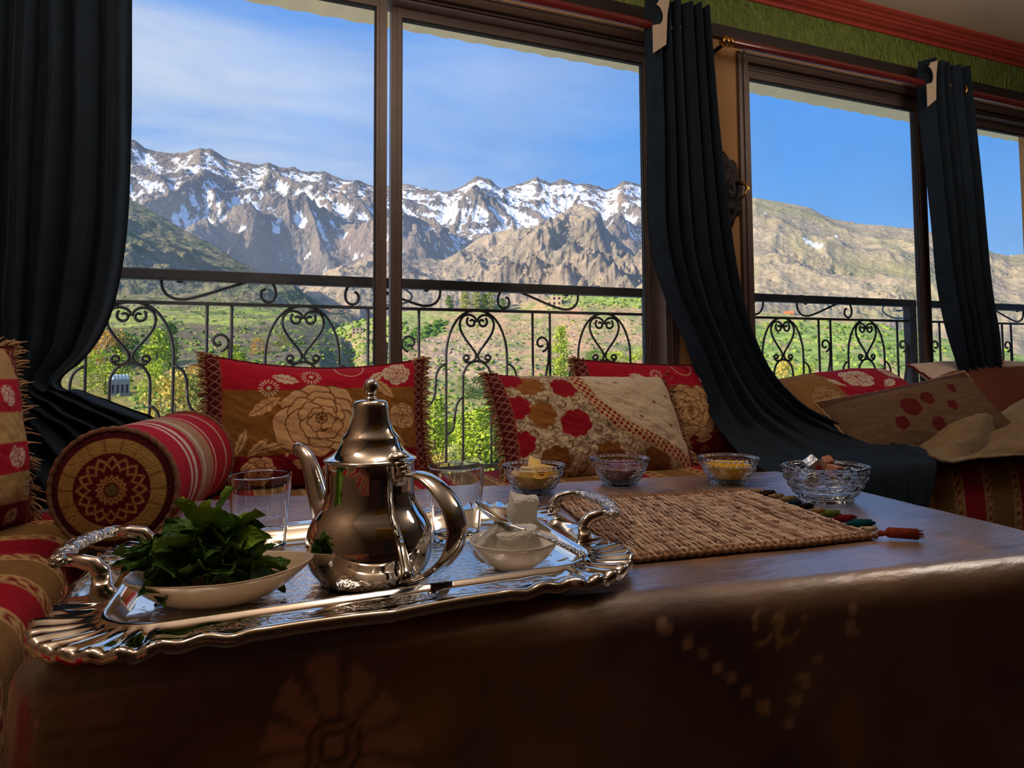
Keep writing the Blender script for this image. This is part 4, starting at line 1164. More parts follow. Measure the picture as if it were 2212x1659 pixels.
cushion('pale pink-topped cushion lying flat at the right edge of the bench', 0.86, 0.42, 0.16, col_pale, (3.30, 1.88, 0.535), (-0.98, 0.0, 0.0), GRP, nu=110, nv=80, fringe=None, seed=41)
cushion('small fringed cushion propped behind the right-hand curtain', 0.40, 0.30, 0.12, lambda U, V, w, h: col_rose(U, V, w, h, False, 4), (3.26, 2.10, 0.50), (-0.15, -0.35, 0.0), GRP, nu=120, nv=90, fringe='all', seed=44)

# crumpled wool throw
M_throw = mat('wool_throw', (142, 116, 80), rough=0.95, spec=0.05, sheen=0.3, var=0.16, var_scale=25, bump=0.5, bump_scale=220)
n, m = 190, 120
u = np.linspace(0, 1, n); v = np.linspace(0, 1, m); U, V = np.meshgrid(u, v, indexing='ij')
X = 2.20 + 1.50 * U + 0.10 * (1 - V) * U; Yv = 1.585 + 0.30 * V
hgt = 0.462 + 0.085 * sstep(0.05, 0.6, V) * sstep(0.0, 0.25, U)
q = U * 4.6 - V * 1.7 + 0.55 * fbm(U * 2.2 + 3, V * 1.5, 3) + 0.5
pf = q - np.floor(q); amp_ = 0.7 + 0.5 * np.sin(np.floor(q) * 2.4)
fold = (np.clip(pf, 0, 1) ** 0.75) * (1 - sstep(0.78, 0.98, pf)) * amp_
q2 = U * 2.3 + V * 2.2 + 0.6 * fbm(U * 2, V * 2 + 9, 3); fold2 = np.abs(np.sin(PI * q2)) ** 1.1
Z = hgt + (0.10 * (fold - 0.25) + 0.035 * (fold2 - 0.5)) * sstep(0, 0.10, U) * sstep(-0.02, 0.22, V) + 0.006 * fbm(U * 26, V * 18, 4, gain=0.65)
X = X + 0.05 * fold * V
drop = sstep(0.12, 0.0, V); Z = Z - 0.03 * drop; Z = np.maximum(Z, 0.453 + 0.002 * fbm(U * 30, V * 30, 2)); Yv = Yv + 0.03 * (fold2 - 0.5) - 0.015 * drop
th_o = link('throw_blanket', mesh_np('throw_blanket', np.stack([X, Yv, Z], -1).reshape(-1, 3), grid_faces(n, m)), M_throw)
sm = th_o.modifiers.new('thickness', 'SOLIDIFY'); sm.thickness = 0.008; sm.offset = 1
tag(th_o, 'crumpled tan wool throw lying on the right part of the bench', 'blanket')

# ------------------------------------------------------------------ table and cloth
TZ = 0.52
TROT = math.radians(-8.5)
TA = np.array([math.cos(TROT), math.sin(TROT)]); TB = np.array([-math.sin(TROT), math.cos(TROT)])
A0, A1, B0, B1 = -0.29, 1.085, 0.74, 1.545
def tab(a, b, z=TZ):
    q = TA * a + TB * b; return np.array([q[0], q[1], z])
def on_front(px, py):
    """cloth chart coordinates (a, b) of a pixel on the front fall of the cloth"""
    d = ray(px, py); t = B0 / (d[0] * TB[0] + d[1] * TB[1]); p = CC + d * t
    return p[:2] @ TA, B0 - (TZ - p[2]) + 0.01
def tablecloth():
    r = 0.040; DROP = 0.50
    ca = np.arange(A0 - DROP * 0.8, A1 + DROP * 0.6, 0.0060); cb = np.arange(B0 - DROP, B1 + DROP * 0.4, 0.0060)
    A, B = np.meshgrid(ca, cb, indexing='ij')
    ia0, ia1, ib0, ib1 = A0 + r, A1 - r, B0 + r, B1 - r
    qa, qb = np.clip(A, ia0, ia1), np.clip(B, ib0, ib1)
    da, db = A - qa, B - qb; d = np.hypot(da, db) + 1e-9
    na, nb = da / d, db / d
    arc = r * PI / 2
    ang = np.clip(d / r, 0, PI / 2)
    h = r * np.sin(ang); drop = r * (1 - np.cos(ang)) + np.clip(d - arc, 0, None)
    drop = np.minimum(drop, TZ - 0.01)
    flare = np.clip(d - arc, 0, None)
    th = np.arctan2(nb, na)
    per = A * np.abs(nb) + B * np.abs(na)
    wav = (0.018 * np.sin(per * 9 + 0.6) + 0.010 * np.sin(per * 21 + 2.0)) * sstep(0.03, 0.35, flare) + 0.05 * flare * (nb < 0.3)
    corner = np.abs(na * nb) * 2
    wav = wav + corner * 0.05 * np.sin(th * 14) * sstep(0.05, 0.4, flare)
    a2 = qa + na * (h + wav); b2 = qb + nb * (h + wav)
    x = a2 * TA[0] + b2 * TB[0]; y = a2 * TA[1] + b2 * TB[1]
    z = TZ - drop
    flat = d < 1e-6
    z = z + 0.0012 * fbm(A * 9, B * 9, 3) * (d < r * 0.8) - 0.0012
    # print
    base = mixc(np.broadcast_to(LN(134, 104, 84), A.shape + (3,)), LN(184, 132, 74), sstep(0.0, 0.5, fbm(A * 4 + 1, B * 4 + 2, 4)))
    base = mixc(base, LN(88, 62, 62), sstep(-0.05, 0.4, fbm(A * 3.1 + 7, B * 3.1 + 5, 4)))
    p = Pat(A, B, LN(100, 70, 50)); p.C = base
    PK = LN(222, 164, 142)
    a, b = on_front(722, 1590); p.daisy(a, b, 0.092, 11, PK, LN(84, 46, 34))
    for k in range(6):
        p.daisy(-0.05 + 0.42 * (k % 3) + 0.2 * (k // 3), 0.92 + 0.38 * (k // 3), 0.075, 11, LN(170, 130, 110), LN(100, 60, 44))
    for (px_, py_, s) in ((1436, 1338, 1), (1484, 1370, 1), (1520, 1398, .8), (1548, 1423, 1), (1576, 1447, 1), (1612, 1478, 1), (1646, 1510, 1.1), (1700, 1540, 1), (1764, 1405, .8), (1733, 1452, 1.1), (1716, 1494, 1.2), (1845, 1303, 1), (1838, 1340, 1)):
        a, b = on_front(px_, py_)
        dd = np.maximum(np.abs(A - a + 0.2 * (B - b)), np.abs(B - b)) - 0.0066 * s
        p.put(sstep(0.001, -0.001, dd) * 0.9, LN(226, 184, 152))
    a, b = on_front(1680, 1338); ln = LN(222, 184, 128)
    for s in (-1, 1):
        th_ = np.arctan2(B - b - 0.004, A - a - s * 0.018)
        p.line(p.disc(a + s * 0.018, b + 0.0, 0.016, 0.95, s * 0.5) - 0.004 * np.cos(3 * th_), ln, 0.0014)
    p.line(p.disc(a, b + 0.008, 0.006), ln, 0.0012)
    for k in (-0.012, 0.0, 0.012): p.put(sstep(0.0014, 0.0006, np.abs(A - a - k * (b - B) * 80)) * (B < b) * (B > b - 0.024), ln)
    # lines of hand-drawn script, as on the print
    a0, b0 = on_front(85, 1560); a1, b1 = on_front(320, 1650)
    inside = (A > a0) & (A < a1) & (B < b0) & (B > b1 - 0.05)
    rowp = ((b0 - B) / 0.0085) % 1
    scr = np.abs(rowp - 0.5 - 0.28 * fbm(A * 260, np.floor((b0 - B) / 0.0085) * 7.7, 3))
    p.put(inside * sstep(0.14, 0.06, scr) * (fbm(A * 90, np.floor((b0 - B) / 0.0085) * 3.1, 2) > -0.25) * 0.85, LN(52, 34, 34))
    a, b = on_front(110, 1500)
    p.line(B - b - 0.014 * np.sin((A - a) * 120) * np.exp(-((A - a) / 0.03) ** 2) - (A - a) * 0.5, LN(160, 120, 80), 0.0014) if False else None
    m_ = np.abs(B - b - 0.010 * np.sin((A - a) * 130) - (A - a) * 0.4); p.put(sstep(0.002, 0.0008, m_) * (np.abs(A - a) < 0.04), LN(170, 130, 90))
    na_, nb_ = A.shape
    me = mesh_np('tablecloth', np.stack([x, y, z], -1).reshape(-1, 3), grid_faces(na_, nb_), p.C.reshape(-1, 3))
    m = mat('printed_oilcloth', attr=True, rough=0.34, spec=0.6, coat=1.0, var=0.10, var_scale=30, bump=0.22, bump_scale=26, bump_detail=6, stretch=(0.6, 1.8, 1.0))
    pb = m.node_tree.nodes['Principled BSDF']; pb.inputs['Coat IOR'].default_value = 2.6; pb.inputs['Coat Roughness'].default_value = 0.32
    m.node_tree.links.new(pb.inputs['Normal'].links[0].from_socket, pb.inputs['Coat Normal'])
    o = link('tablecloth', me, m)
    tag(o, 'brown printed oilcloth with flower motifs covering the whole table', 'tablecloth')
tablecloth()

# ------------------------------------------------------------------ tray
M_silver = mat('polished_silver', (232, 228, 222), rough=0.07, metal=1.0, var=0.03, var_scale=8)
M_engr = mat('engraved_silver', (226, 222, 216), rough=0.12, metal=1.0, bump=0.25, bump_scale=95, bump_detail=3)
M_pot = mat('polished_steel', (222, 220, 216), rough=0.035, metal=1.0)
M_cast = mat('cast_silver', (216, 210, 200), rough=0.14, metal=1.0, bump=0.9, bump_scale=130, bump_detail=2)
TC = np.array([0.183, 0.930]); TR = math.radians(1.5); TSH = 0.10
FZ = TZ + 0.006
def tw(x, y, z):
    x = x + TSH * y
    return (TC[0] + x * math.cos(TR) - y * math.sin(TR), TC[1] + x * math.sin(TR) + y * math.cos(TR), z)
def rrect(hx, hy, rc, ns=70, nc=40):
    pts = []
    for k, (sx, sy, a0) in enumerate(((1, 1, 0), (-1, 1, PI / 2), (-1, -1, PI), (1, -1, 1.5 * PI))):
        cx, cy = sx * (hx - rc), sy * (hy - rc)
        for i in range(nc): 
            a = a0 + PI / 2 * i / (nc - 1); pts.append((cx + rc * math.cos(a), cy + rc * math.sin(a), 1.0, i / (nc - 1)))
        nx_ = ((-1, 1), (-1, -1), (1, -1), (1, 1))[k]
        ax, ay = cx + rc * math.cos(a0 + PI / 2), cy + rc * math.sin(a0 + PI / 2)
        ex_, ey_ = nx_[0] * (hx - rc) + rc * math.cos(a0 + PI / 2), nx_[1] * (hy - rc) + rc * math.sin(a0 + PI / 2)
        for i in range(1, ns): 
            t = i / ns; pts.append((ax + (ex_ - ax) * t, ay + (ey_ - ay) * t, 0.0, t))
    return np.array(pts)
def tray():
    root = empty('serving_tray', (TC[0], TC[1], FZ)); tag(root, 'large scalloped silver serving tray holding the teapot', 'tray')
    off = np.array([TC[0], TC[1], FZ])
    # (hx, hy, rc, z)
    rings = [(0.02, 0.02, 0.01, 0.0), (0.15, 0.08, 0.03, 0.0), (0.232, 0.140, 0.04, 0.0), (0.246, 0.153, 0.045, 0.001), (0.254, 0.161, 0.05, 0.005), (0.262, 0.170, 0.055, 0.015), (0.266, 0.175, 0.058, 0.0195),
             (0.269, 0.178, 0.060, 0.0205), (0.272, 0.181, 0.062, 0.0195), (0.275, 0.184, 0.064, 0.017), (0.285, 0.192, 0.072, 0.0155), (0.298, 0.204, 0.085, 0.0150), (0.310, 0.214, 0.098, 0.0155), (0.320, 0.222, 0.108, 0.0165), (0.327, 0.228, 0.114, 0.0165),
             (0.331, 0.232, 0.118, 0.0145), (0.331, 0.232, 0.118, 0.0060), (0.328, 0.229, 0.116, 0.0045), (0.30, 0.205, 0.09, 0.0105), (0.26, 0.17, 0.06, 0.006), (0.24, 0.15, 0.05, 0.0)]
    V = []; n = None
    per = None
    for k, (hx, hy, rc, z) in enumerate(rings):
        p = rrect(hx, hy, rc); n = len(p)
        ou = float(sstep(0.275, 0.331, np.array(hx))) if k >= 9 else 0.0
        if k >= 18: ou = 0.3
        X, Y, cf, t = p.T
        c0 = rrect(0.331, 0.232, 0.118)
        nrm = np.stack([np.gradient(c0[:, 1]), -np.gradient(c0[:, 0])], 1); nrm /= np.linalg.norm(nrm, axis=1)[:, None]
        sc_side = np.where(cf == 0, -0.007 * np.abs(np.cos(PI * t * 3.0)) ** 0.7 - 0.003 * np.cos(2 * PI * t), 0.0)
        sc_cor = np.where(cf == 1, -0.004 * np.abs(np.cos(PI * (t * 7.0 + 0.5))) ** 0.8 + 0.002, 0.0)
        s = (sc_side + sc_cor) * ou
        flz = np.where(cf == 1, 0.0026 * np.cos(2 * PI * (t * 7.0)), 0.0) * float(sstep(0.272, 0.300, np.array(hx))) * (k >= 9) * (k < 18) 
        flz2 = np.where(cf == 0, 0.0024 * np.cos(2 * PI * 10 * t) * (sstep(0.26, 0.10, t) + sstep(0.74, 0.90, t)), 0.0) * (k >= 9) * (k < 18) * ou * 0.9
        X = X + nrm[:, 0] * s; Y = Y + nrm[:, 1] * s
        for x, y, dz in zip(X, Y, flz + flz2): V.append(np.array(tw(x, y, FZ + z + dz)) - off)
    V = np.array(V); m = len(rings)
    F = []
    for i in range(m - 1):
        for j in range(n): F.append((i * n + j, i * n + (j + 1) % n, (i + 1) * n + (j + 1) % n, (i + 1) * n + j))
    mb = MB(); mb.add(V[:3 * n], [f for f in F if max(f) < 3 * n] + [tuple(range(n - 1, -1, -1))])
    mb.build('engraved_floor', M_engr, root, True)
    lo = 2 * n
    mb = MB(); mb.add(V[lo:], [tuple(i - lo for i in f) for f in F if min(f) >= lo])
    mb.build('scalloped_rim', M_silver, root, True)
    # engraved panels let into the rim sides
    for s in (-1, 1):
        for u0 in (-0.13, 0.0, 0.13):
            pan = []; k = 14
            for i in range(k + 1):
                t = -1 + 2 * i / k; w_ = 0.012 * (1 - t * t) ** 0.5
                pan.append((u0 + t * 0.058, s * (0.206 - w_))); 
            for i in range(k, -1, -1):
                t = -1 + 2 * i / k; w_ = 0.012 * (1 - t * t) ** 0.5
                pan.append((u0 + t * 0.058, s * (0.206 + w_)))
            mb = MB(); mb.add([np.array(tw(x, y, FZ + 0.0166)) - off for x, y in pan], [tuple(range(len(pan)))])
            mb.build('engraved_panel', M_engr, root)
    # two cast handles
    for sgn, f0, f1 in ((-1, (-0.113, 0.922), (-0.075, 1.062)), (1, (0.490, 0.900), (0.521, 1.058))):
        h = MB()
        f0, f1 = np.array(f0), np.array(f1); ax = (f1 - f0) / np.linalg.norm(f1 - f0); nr = np.array([ax[1], -ax[0]]) * sgn
        if sgn < 0: nr = -np.array([ax[1], -ax[0]])
        up = np.array([0, 0, 1.0])
        zb = FZ + 0.014
        def P3(q, z): return np.array([q[0], q[1], z]) - off
        for q, e in ((f0, 1), (f1, -1)):
            pts = [P3(q, zb), P3(q + nr * 0.001, zb + 0.014), P3(q + nr * 0.008, zb + 0.022), P3(q + nr * 0.024 + ax * e * 0.002, zb + 0.026), P3(q + nr * 0.042 + ax * e * 0.006, zb + 0.027)]
            MB().tube(pts, [0.0105, 0.0098, 0.009, 0.0078, 0.007], 14, flat=(1.0, 0.85)).build('handle_foot', M_silver, root, True)
        mid = []
        rr = []
        K = 36
        for i in range(K + 1):
            t = i / K; q = f0 * (1 - t) + f1 * t + nr * (0.042 + 0.016 * math.sin(PI * t)) + ax * (0.010 * (2 * t - 1))
            mid.append(P3(q, zb + 0.027 + 0.002 * math.sin(PI * t))); rr.append(0.0068 + 0.0022 * abs(math.sin(t * PI * 5)) + 0.0015 * math.sin(PI * t))
        h.tube(mid, rr, 10, flat=(0.75, 1.25))
        o = h.build('handle', M_cast, root, True); o['label'] = 'cast floral handle'
    return root
tray()

# ------------------------------------------------------------------ teapot
def teapot():
    cx, cy = 0.178, 0.868
    root = empty('teapot', (cx, cy, FZ + 0.0005)); tag(root, 'tall polished silver teapot with domed lid and curved spout', 'teapot')
    MM = 0.001
    prof = [(0, 0), (57, 0), (61, 1.5), (64.5, 5), (69, 12), (73, 20), (75.3, 29), (76.2, 40), (75.6, 52), (73, 62), (68.5, 71.5), (63, 79), (58.3, 85.5), (55.2, 92), (53.8, 99), (53.3, 108), (53.2, 128), (53.4, 139), (54.2, 141), (52, 141.5)]
    MB().lathe([(r * MM, z * MM) for r, z in prof], 96).build('body', M_pot, root, True)
    lp = [(r * 0.535 * MM, (1007 - y) * 0.535 * MM + 0.1415) for r, y in ((60, 1008.5), (102, 1008), (105, 1006), (104, 1003.5), (98, 1001), (88, 995), (79, 987), (71.5, 977), (67.5, 968), (65.5, 960), (64.5, 956), (61.5, 951), (56, 945), (51, 936), (47, 925), (43.5, 908), (41.5, 893), (40, 884), (37.5, 877), (32, 872.5), (24, 870.5), (15, 870), (0, 870))]
    lid = MB().lathe(lp, 80).build('lid', M_pot, root, True)
    fp = [(r * 0.56 * MM, (1007 - y) * 0.535 * MM + 0.1415) for r, y in ((14, 871), (14, 868), (12, 866), (9.5, 862), (9, 859), (11.5, 856), (13.8, 853), (15.6, 848), (16.4, 843), (15.8, 837), (13.5, 831), (9.5, 826), (4.5, 823), (0, 822))]
    MB().lathe(fp, 32).build('finial', M_pot, lid, True)
    # spout and handle lie on one axis through the pot, handle towards the viewer
    ang = math.radians(-22.9 - 38)             # direction of the handle in plan
    hx = np.array([math.cos(ang), math.sin(ang), 0.0])
    def S(d, z, side=0.0): return hx * d * MM + np.array([0, 0, z * MM])
    sp = [(-56, 46), (-72, 53), (-86, 63), (-97, 76), (-104, 90), (-110, 104), (-116.5, 118), (-125, 131), (-137, 140.5), (-151, 145)]
    rr = [20, 19.5, 18.2, 16.6, 15, 13.8, 12.4, 11, 9.6, 8.4]
    pts = np.array([S(d, z) for d, z in sp])
    # smooth the spout
    t = np.linspace(0, len(sp) - 1, 40); pts2 = np.stack([np.interp(t, np.arange(len(sp)), pts[:, k]) for k in range(3)], 1); r2 = np.interp(t, np.arange(len(sp)), rr) * MM
    MB().tube(pts2, r2, 20, flat=(1, 0.85)).build('spout', M_pot, root, True)
    hp = [(50, 116), (60, 126), (78, 131), (100, 127), (122, 114), (137, 96), (143, 77), (139, 58), (128, 42), (112, 28), (94, 18), (76, 11), (62, 7)]
    hr = [8, 9, 10.5, 11.5, 12.5, 13, 13.2, 13, 12.5, 12, 11, 10, 9]
    pts = np.array([S(d, z) for d, z in hp])
    t = np.linspace(0, len(hp) - 1, 60)
    def cr(y):
        i = np.clip(np.floor(t).astype(int), 0, len(y) - 2); f = t - i; y = np.asarray(y, float)
        p0, p1, p2, p3 = y[np.maximum(i - 1, 0)], y[i], y[i + 1], y[np.minimum(i + 2, len(y) - 1)]
        return 0.5 * ((2 * p1) + (-p0 + p2) * f + (2 * p0 - 5 * p1 + 4 * p2 - p3) * f ** 2 + (-p0 + 3 * p1 - 3 * p2 + p3) * f ** 3)
    pts2 = np.stack([cr(pts[:, k]) for k in range(3)], 1); r2 = cr(hr) * MM
    side = np.cross(hx, [0, 0, 1])
    MB().tube(pts2, r2, 16, flat=(1.22, 0.40), up=side).build('handle', M_pot, root, True)
    # hinge on the lid over the handle
    hb = MB(); c = S(57, 140.5); hb.tube([c + side * 0.011, c - side * 0.011], 0.0042, 12); hb.box(S(54, 134), (0.012, 0.012, 0.014))
    hb.build('hinge', M_pot, root, True)
    tp = MB(); q = S(50, 148)
    tp.lathe([(0.0, 0.008), (0.006, 0.007), (0.011, 0.003), (0.013, 0.0), (0.0, -0.002)], 20, c=tuple(q)); tp.build('thumb_rest', M_pot, lid, True)
    return root
teapot()

# ------------------------------------------------------------------ glasses and bowls
M_clear = mat('clear_glass', (250, 252, 252), rough=0.0, spec=0.5, trans=1.0, ior=1.48)
def tumbler(x, y, label):
    ro, rb, h = 0.0425, 0.0345, 0.106
    prof = [(0, 0), (rb - 0.001, 0), (rb, 0.002), (rb + (ro - rb) * 0.5, h * 0.5), (ro, h - 0.002), (ro - 0.0006, h - 0.0004), (ro - 0.0014, h), (ro - 0.0022, h - 0.001), (rb + (ro - rb) * 0.5 - 0.0022, h * 0.5), (rb - 0.003, 0.012), (rb - 0.006, 0.008), (0, 0.007)]
    o = shade_auto(MB().lathe(prof, 64).build('tea_glass', M_clear, None, True), 25); o.location = (x, y, FZ + 0.0008)
    tag(o, label, 'glass', 'tea glasses on the tray'); return o
tumbler(0.062, 1.050, 'clear tea glass behind the mint, left of the teapot')
tumbler(0.335, 1.010, 'clear tea glass behind the teapot handle')
tumbler(0.190, 1.045, 'clear tea glass mostly hidden behind the teapot spout')

M_pressed = mat('pressed_glass', (246, 250, 252), rough=0.0, spec=0.6, trans=1.0, ior=1.42)
BOWLMESH = {}
def pressed_bowl(name, R, Rb, H, x, y, label, nscale, rows, category='bowl', bumpy=0.0020, sq=1.0):
    if (R, Rb) in BOWLMESH:
        o = link(name, BOWLMESH[(R, Rb)], M_pressed); o.location = (x, y, TZ + 0.0004)
        tag(o, label, category, 'pressed glass bowls along the table'); return o
    n = 270; m = 80
    th = np.linspace(0, 2 * PI, n, endpoint=False); s = np.linspace(0, 1, m)
    T, S = np.meshgrid(th, s, indexing='ij')
    z = 0.004 + (H - 0.010) * S
    r = Rb + (R - Rb) * np.sin(S * PI / 2) ** 0.9
    row = S * rows; k = np.floor(row); u = (T * nscale / (2 * PI) + 0.5 * (k % 2)) % 1 - 0.5; v = row - k
    d = np.hypot(u * 1.05, (v - 0.95) * 0.95)
    scale = sstep(0.10, 0.03, np.abs(d - 0.46)) * 0.9 + sstep(0.40, 0.1, d) * 0.25
    r = r + bumpy * scale * sstep(0.02, 0.10, S) * sstep(0.97, 0.90, S)
    oc = 1 + (0.012 * np.cos(8 * T) if sq != 1.0 else 0.0)
    outer = np.stack([r * oc * np.cos(T), r * oc * np.sin(T), z], -1)
    # beaded rim and foot
    nb_ = 34
    rim_s = np.linspace(0, 1, 9)
    def ring(rad, zz, bead=0.0, nb__=nb_): 
        rr = (rad + bead * np.abs(np.cos(th * nb__ / 2))) * (oc[:, 0] if not np.isscalar(oc) else 1.0); return np.stack([rr * np.cos(th), rr * np.sin(th), np.full(n, zz)], -1)
    rows_ = [ring(0.0005, 0.0045), ring(Rb - 0.006, 0.0045), ring(Rb - 0.003, 0.0, 0.001), ring(Rb + 0.001, 0.0, 0.0018), ring(Rb + 0.0022, 0.003, 0.0015)]
    rows_ += [outer[:, j] for j in range(1, m)]
    rows_ += [ring(R + 0.0015, H - 0.0062, 0.003), ring(R + 0.0030, H - 0.0035, 0.0034), ring(R + 0.0018, H - 0.001, 0.0028), ring(R - 0.001, H, 0.0010), ring(R - 0.0034, H - 0.002)]
    ti = 0.0040
    for j in range(m - 1, 2, -5):
        s_ = s[j]; rows_.append(ring(max(Rb + (R - Rb) * math.sin(s_ * PI / 2) ** 0.9 - ti, 0.002), 0.004 + (H - 0.010) * s_ + (0.003 if j < 10 else 0)))
    rows_.append(ring(Rb - 0.004, 0.0085)); rows_.append(ring(0.0005, 0.0080))
    P = np.stack(rows_, 1)
    F = grid_faces(n, P.shape[1], True)
    me = mesh_np(name, P.reshape(-1, 3), F)
    BOWLMESH[(R, Rb)] = me
    o = link(name, me, M_pressed); o.location = (x, y, TZ + 0.0004); o.scale = (1.0, sq, 1.0)
    tag(o, label, category, 'pressed glass bowls along the table'); return o
bowls = [(0.606, 1.322), (0.818, 1.336), (1.038, 1.246)]
pressed_bowl('glass_bowl', 0.0600, 0.036, 0.058, *bowls[0], 'scale-patterned glass bowl of butter pieces, leftmost of the row', 18, 4.5)
pressed_bowl('glass_bowl', 0.0600, 0.036, 0.058, *bowls[1], 'scale-patterned glass bowl with dark red jam in front of the ivory cushion', 18, 4.5)
pressed_bowl('glass_bowl', 0.0600, 0.036, 0.058, *bowls[2], 'scale-patterned glass bowl half full of golden oil', 18, 4.5)
B4 = (1.080, 1.020)
pressed_bowl('glass_bowl', 0.0800, 0.050, 0.066, *B4, 'larger faceted glass bowl of wrapped cheese, rightmost on the table', 16, 4.0, bumpy=0.0035, sq=0.86)

def fill(name, x, y, R, Rb, H, level, m, label, category, wavy=0.0, ti=0.0046):
    """contents that follow the inside of a bowl up to a level"""
    pr = [(0.0, 0.0088), (Rb - 0.006, 0.0092)]
    for i in range(1, 13):
        s_ = i / 12 * level; pr.append((Rb + (R - Rb) * math.sin(s_ * PI / 2) ** 0.9 - ti, 0.0075 + (H - 0.010) * s_ + 0.002))
    top = pr[-1]
    pr += [(top[0] * 0.9, top[1] - 0.0008), (top[0] * 0.5, top[1] - 0.0012), (0, top[1] - 0.0012)]
    o = MB().lathe(pr, 48).build(name, m, None, True); o.location = (x, y, TZ + 0.0004)
    if wavy:
        for v in o.data.vertices:
            if v.co.z > top[1] - 0.004: v.co.z += wavy * math.sin(v.co.x * 160) * math.cos(v.co.y * 130)
    tag(o, label, category); return o
M_oil = mat('golden_oil', (255, 186, 0), rough=0.05, trans=0.0, ior=1.45, spec=0.5)
M_jam = mat('red_jam', (120, 14, 22), rough=0.12, trans=0.3, ior=1.4, spec=0.6)
M_syrup = mat('butter_soft', (232, 176, 66), rough=0.35, trans=0.0, sub=0.2, spec=0.5)
M_butter = mat('butter', (242, 206, 118), rough=0.4, sub=0.25, spec=0.4, var=0.05, var_scale=60)
fill('olive_oil', *bowls[2], 0.060, 0.036, 0.058, 0.62, M_oil, 'golden oil in the third glass bowl', 'oil')
fill('jam', *bowls[1], 0.060, 0.036, 0.058, 0.52, M_jam, 'dark red jam in the second glass bowl', 'jam', wavy=0.0010)
fill('butter_spread', *bowls[0], 0.060, 0.036, 0.058, 0.60, M_syrup, 'soft yellow butter filling the first glass bowl', 'butter', wavy=0.002)
def chunk(name, size, seed, m, loc, rot, label, category, group, sub=3, rough=0.10, boxy=0.75):
    bm = bmesh.new(); bmesh.ops.create_icosphere(bm, subdivisions=sub, radius=1.0)
    g = np.random.default_rng(seed); ph = g.random(6) * 9
    for v in bm.verts:
        p = np.array(v.co); q = np.sign(p) * np.abs(p) ** boxy; q /= max(np.abs(q).max(), 1e-6) ** 0.75
        k = 1 + rough * (math.sin(p[0] * 3 + ph[0]) * math.sin(p[1] * 4 + ph[1]) + 0.5 * math.sin(p[2] * 7 + ph[2] + p[0] * 5)) + rough * 0.35 * math.sin(p[0] * 15 + ph[3]) * math.sin(p[1] * 13 + ph[4]) * math.sin(p[2] * 14 + ph[5])
        v.co = Vector(q * k * np.array(size) / 2)
    me = bpy.data.meshes.new(name); bm.to_mesh(me); bm.free()
    o = link(name, me, m); o.location = loc; o.rotation_euler = rot
    if m.name.startswith('sugar'): shade_auto(o, 14)
    tag(o, label, category, group); return o
bz = TZ + 0.040
chunk('butter_pat', (0.040, 0.030, 0.020), 1, M_butter, (bowls[0][0] - 0.018, bowls[0][1] - 0.012, bz + 0.002), (0.4, 0.3, 0.5), 'pale butter pat at the left of the first bowl', 'butter', 'butter pats', 2)
chunk('butter_pat', (0.044, 0.028, 0.022), 2, M_butter, (bowls[0][0] + 0.006, bowls[0][1] + 0.010, bz + 0.009), (0.3, -0.6, 1.2), 'pointed butter pat standing highest in the first bowl', 'butter', 'butter pats', 2)
chunk('butter_pat', (0.046, 0.036, 0.018), 3, M_butter, (bowls[0][0] + 0.024, bowls[0][1] - 0.006, bz + 0.005), (-0.2, 0.35, 0.2), 'rounded butter pat at the right of the first bowl', 'butter', 'butter pats', 2)
# wrapped cheese
M_foil = mat('silver_foil', (210, 214, 222), rough=0.22, metal=0.9, bump=0.6, bump_scale=90)
M_paper = mat('tan_wrapper', (176, 120, 92), rough=0.5)
M_redpr = mat('red_print', (206, 52, 36), rough=0.5)
for k, (dx, dy, dz, rx, ry, rz, lab) in enumerate(((-0.022, 0.006, 0.066, 0.5, 0.75, 0.2, 'foil-wrapped cheese cube with a red mark standing highest in the large bowl'), (0.014, 0.008, 0.063, -0.4, 0.9, 0.9, 'pointed foil-wrapped cheese piece in the middle of the large bowl'),
        (0.004, -0.018, 0.056, 0.2, 0.15, 0.4, 'tan foil-wrapped cheese piece lying in the front of the large bowl'), (-0.045, -0.004, 0.046, 0.6, -0.3, 1.0, 'crinkled silver cheese wrapper at the left of the large bowl'))):
    root = empty('wrapped_cheese', (B4[0] + dx, B4[1] + dy, TZ + dz), (rx, ry, rz)); tag(root, lab, 'cheese', 'wrapped cheese pieces in the large bowl')
    b = MB().box((0, 0, 0), (0.034, 0.024, 0.024) if k != 1 else (0.040, 0.018, 0.018)); bevel(b.build('wrapper', M_foil if k in (0, 3) else M_paper, root), 0.003)
    b = MB().box((0.002, -0.0121 if k != 1 else -0.0091, 0.001), (0.014, 0.0008, 0.011)); b.build('print', M_redpr, root)

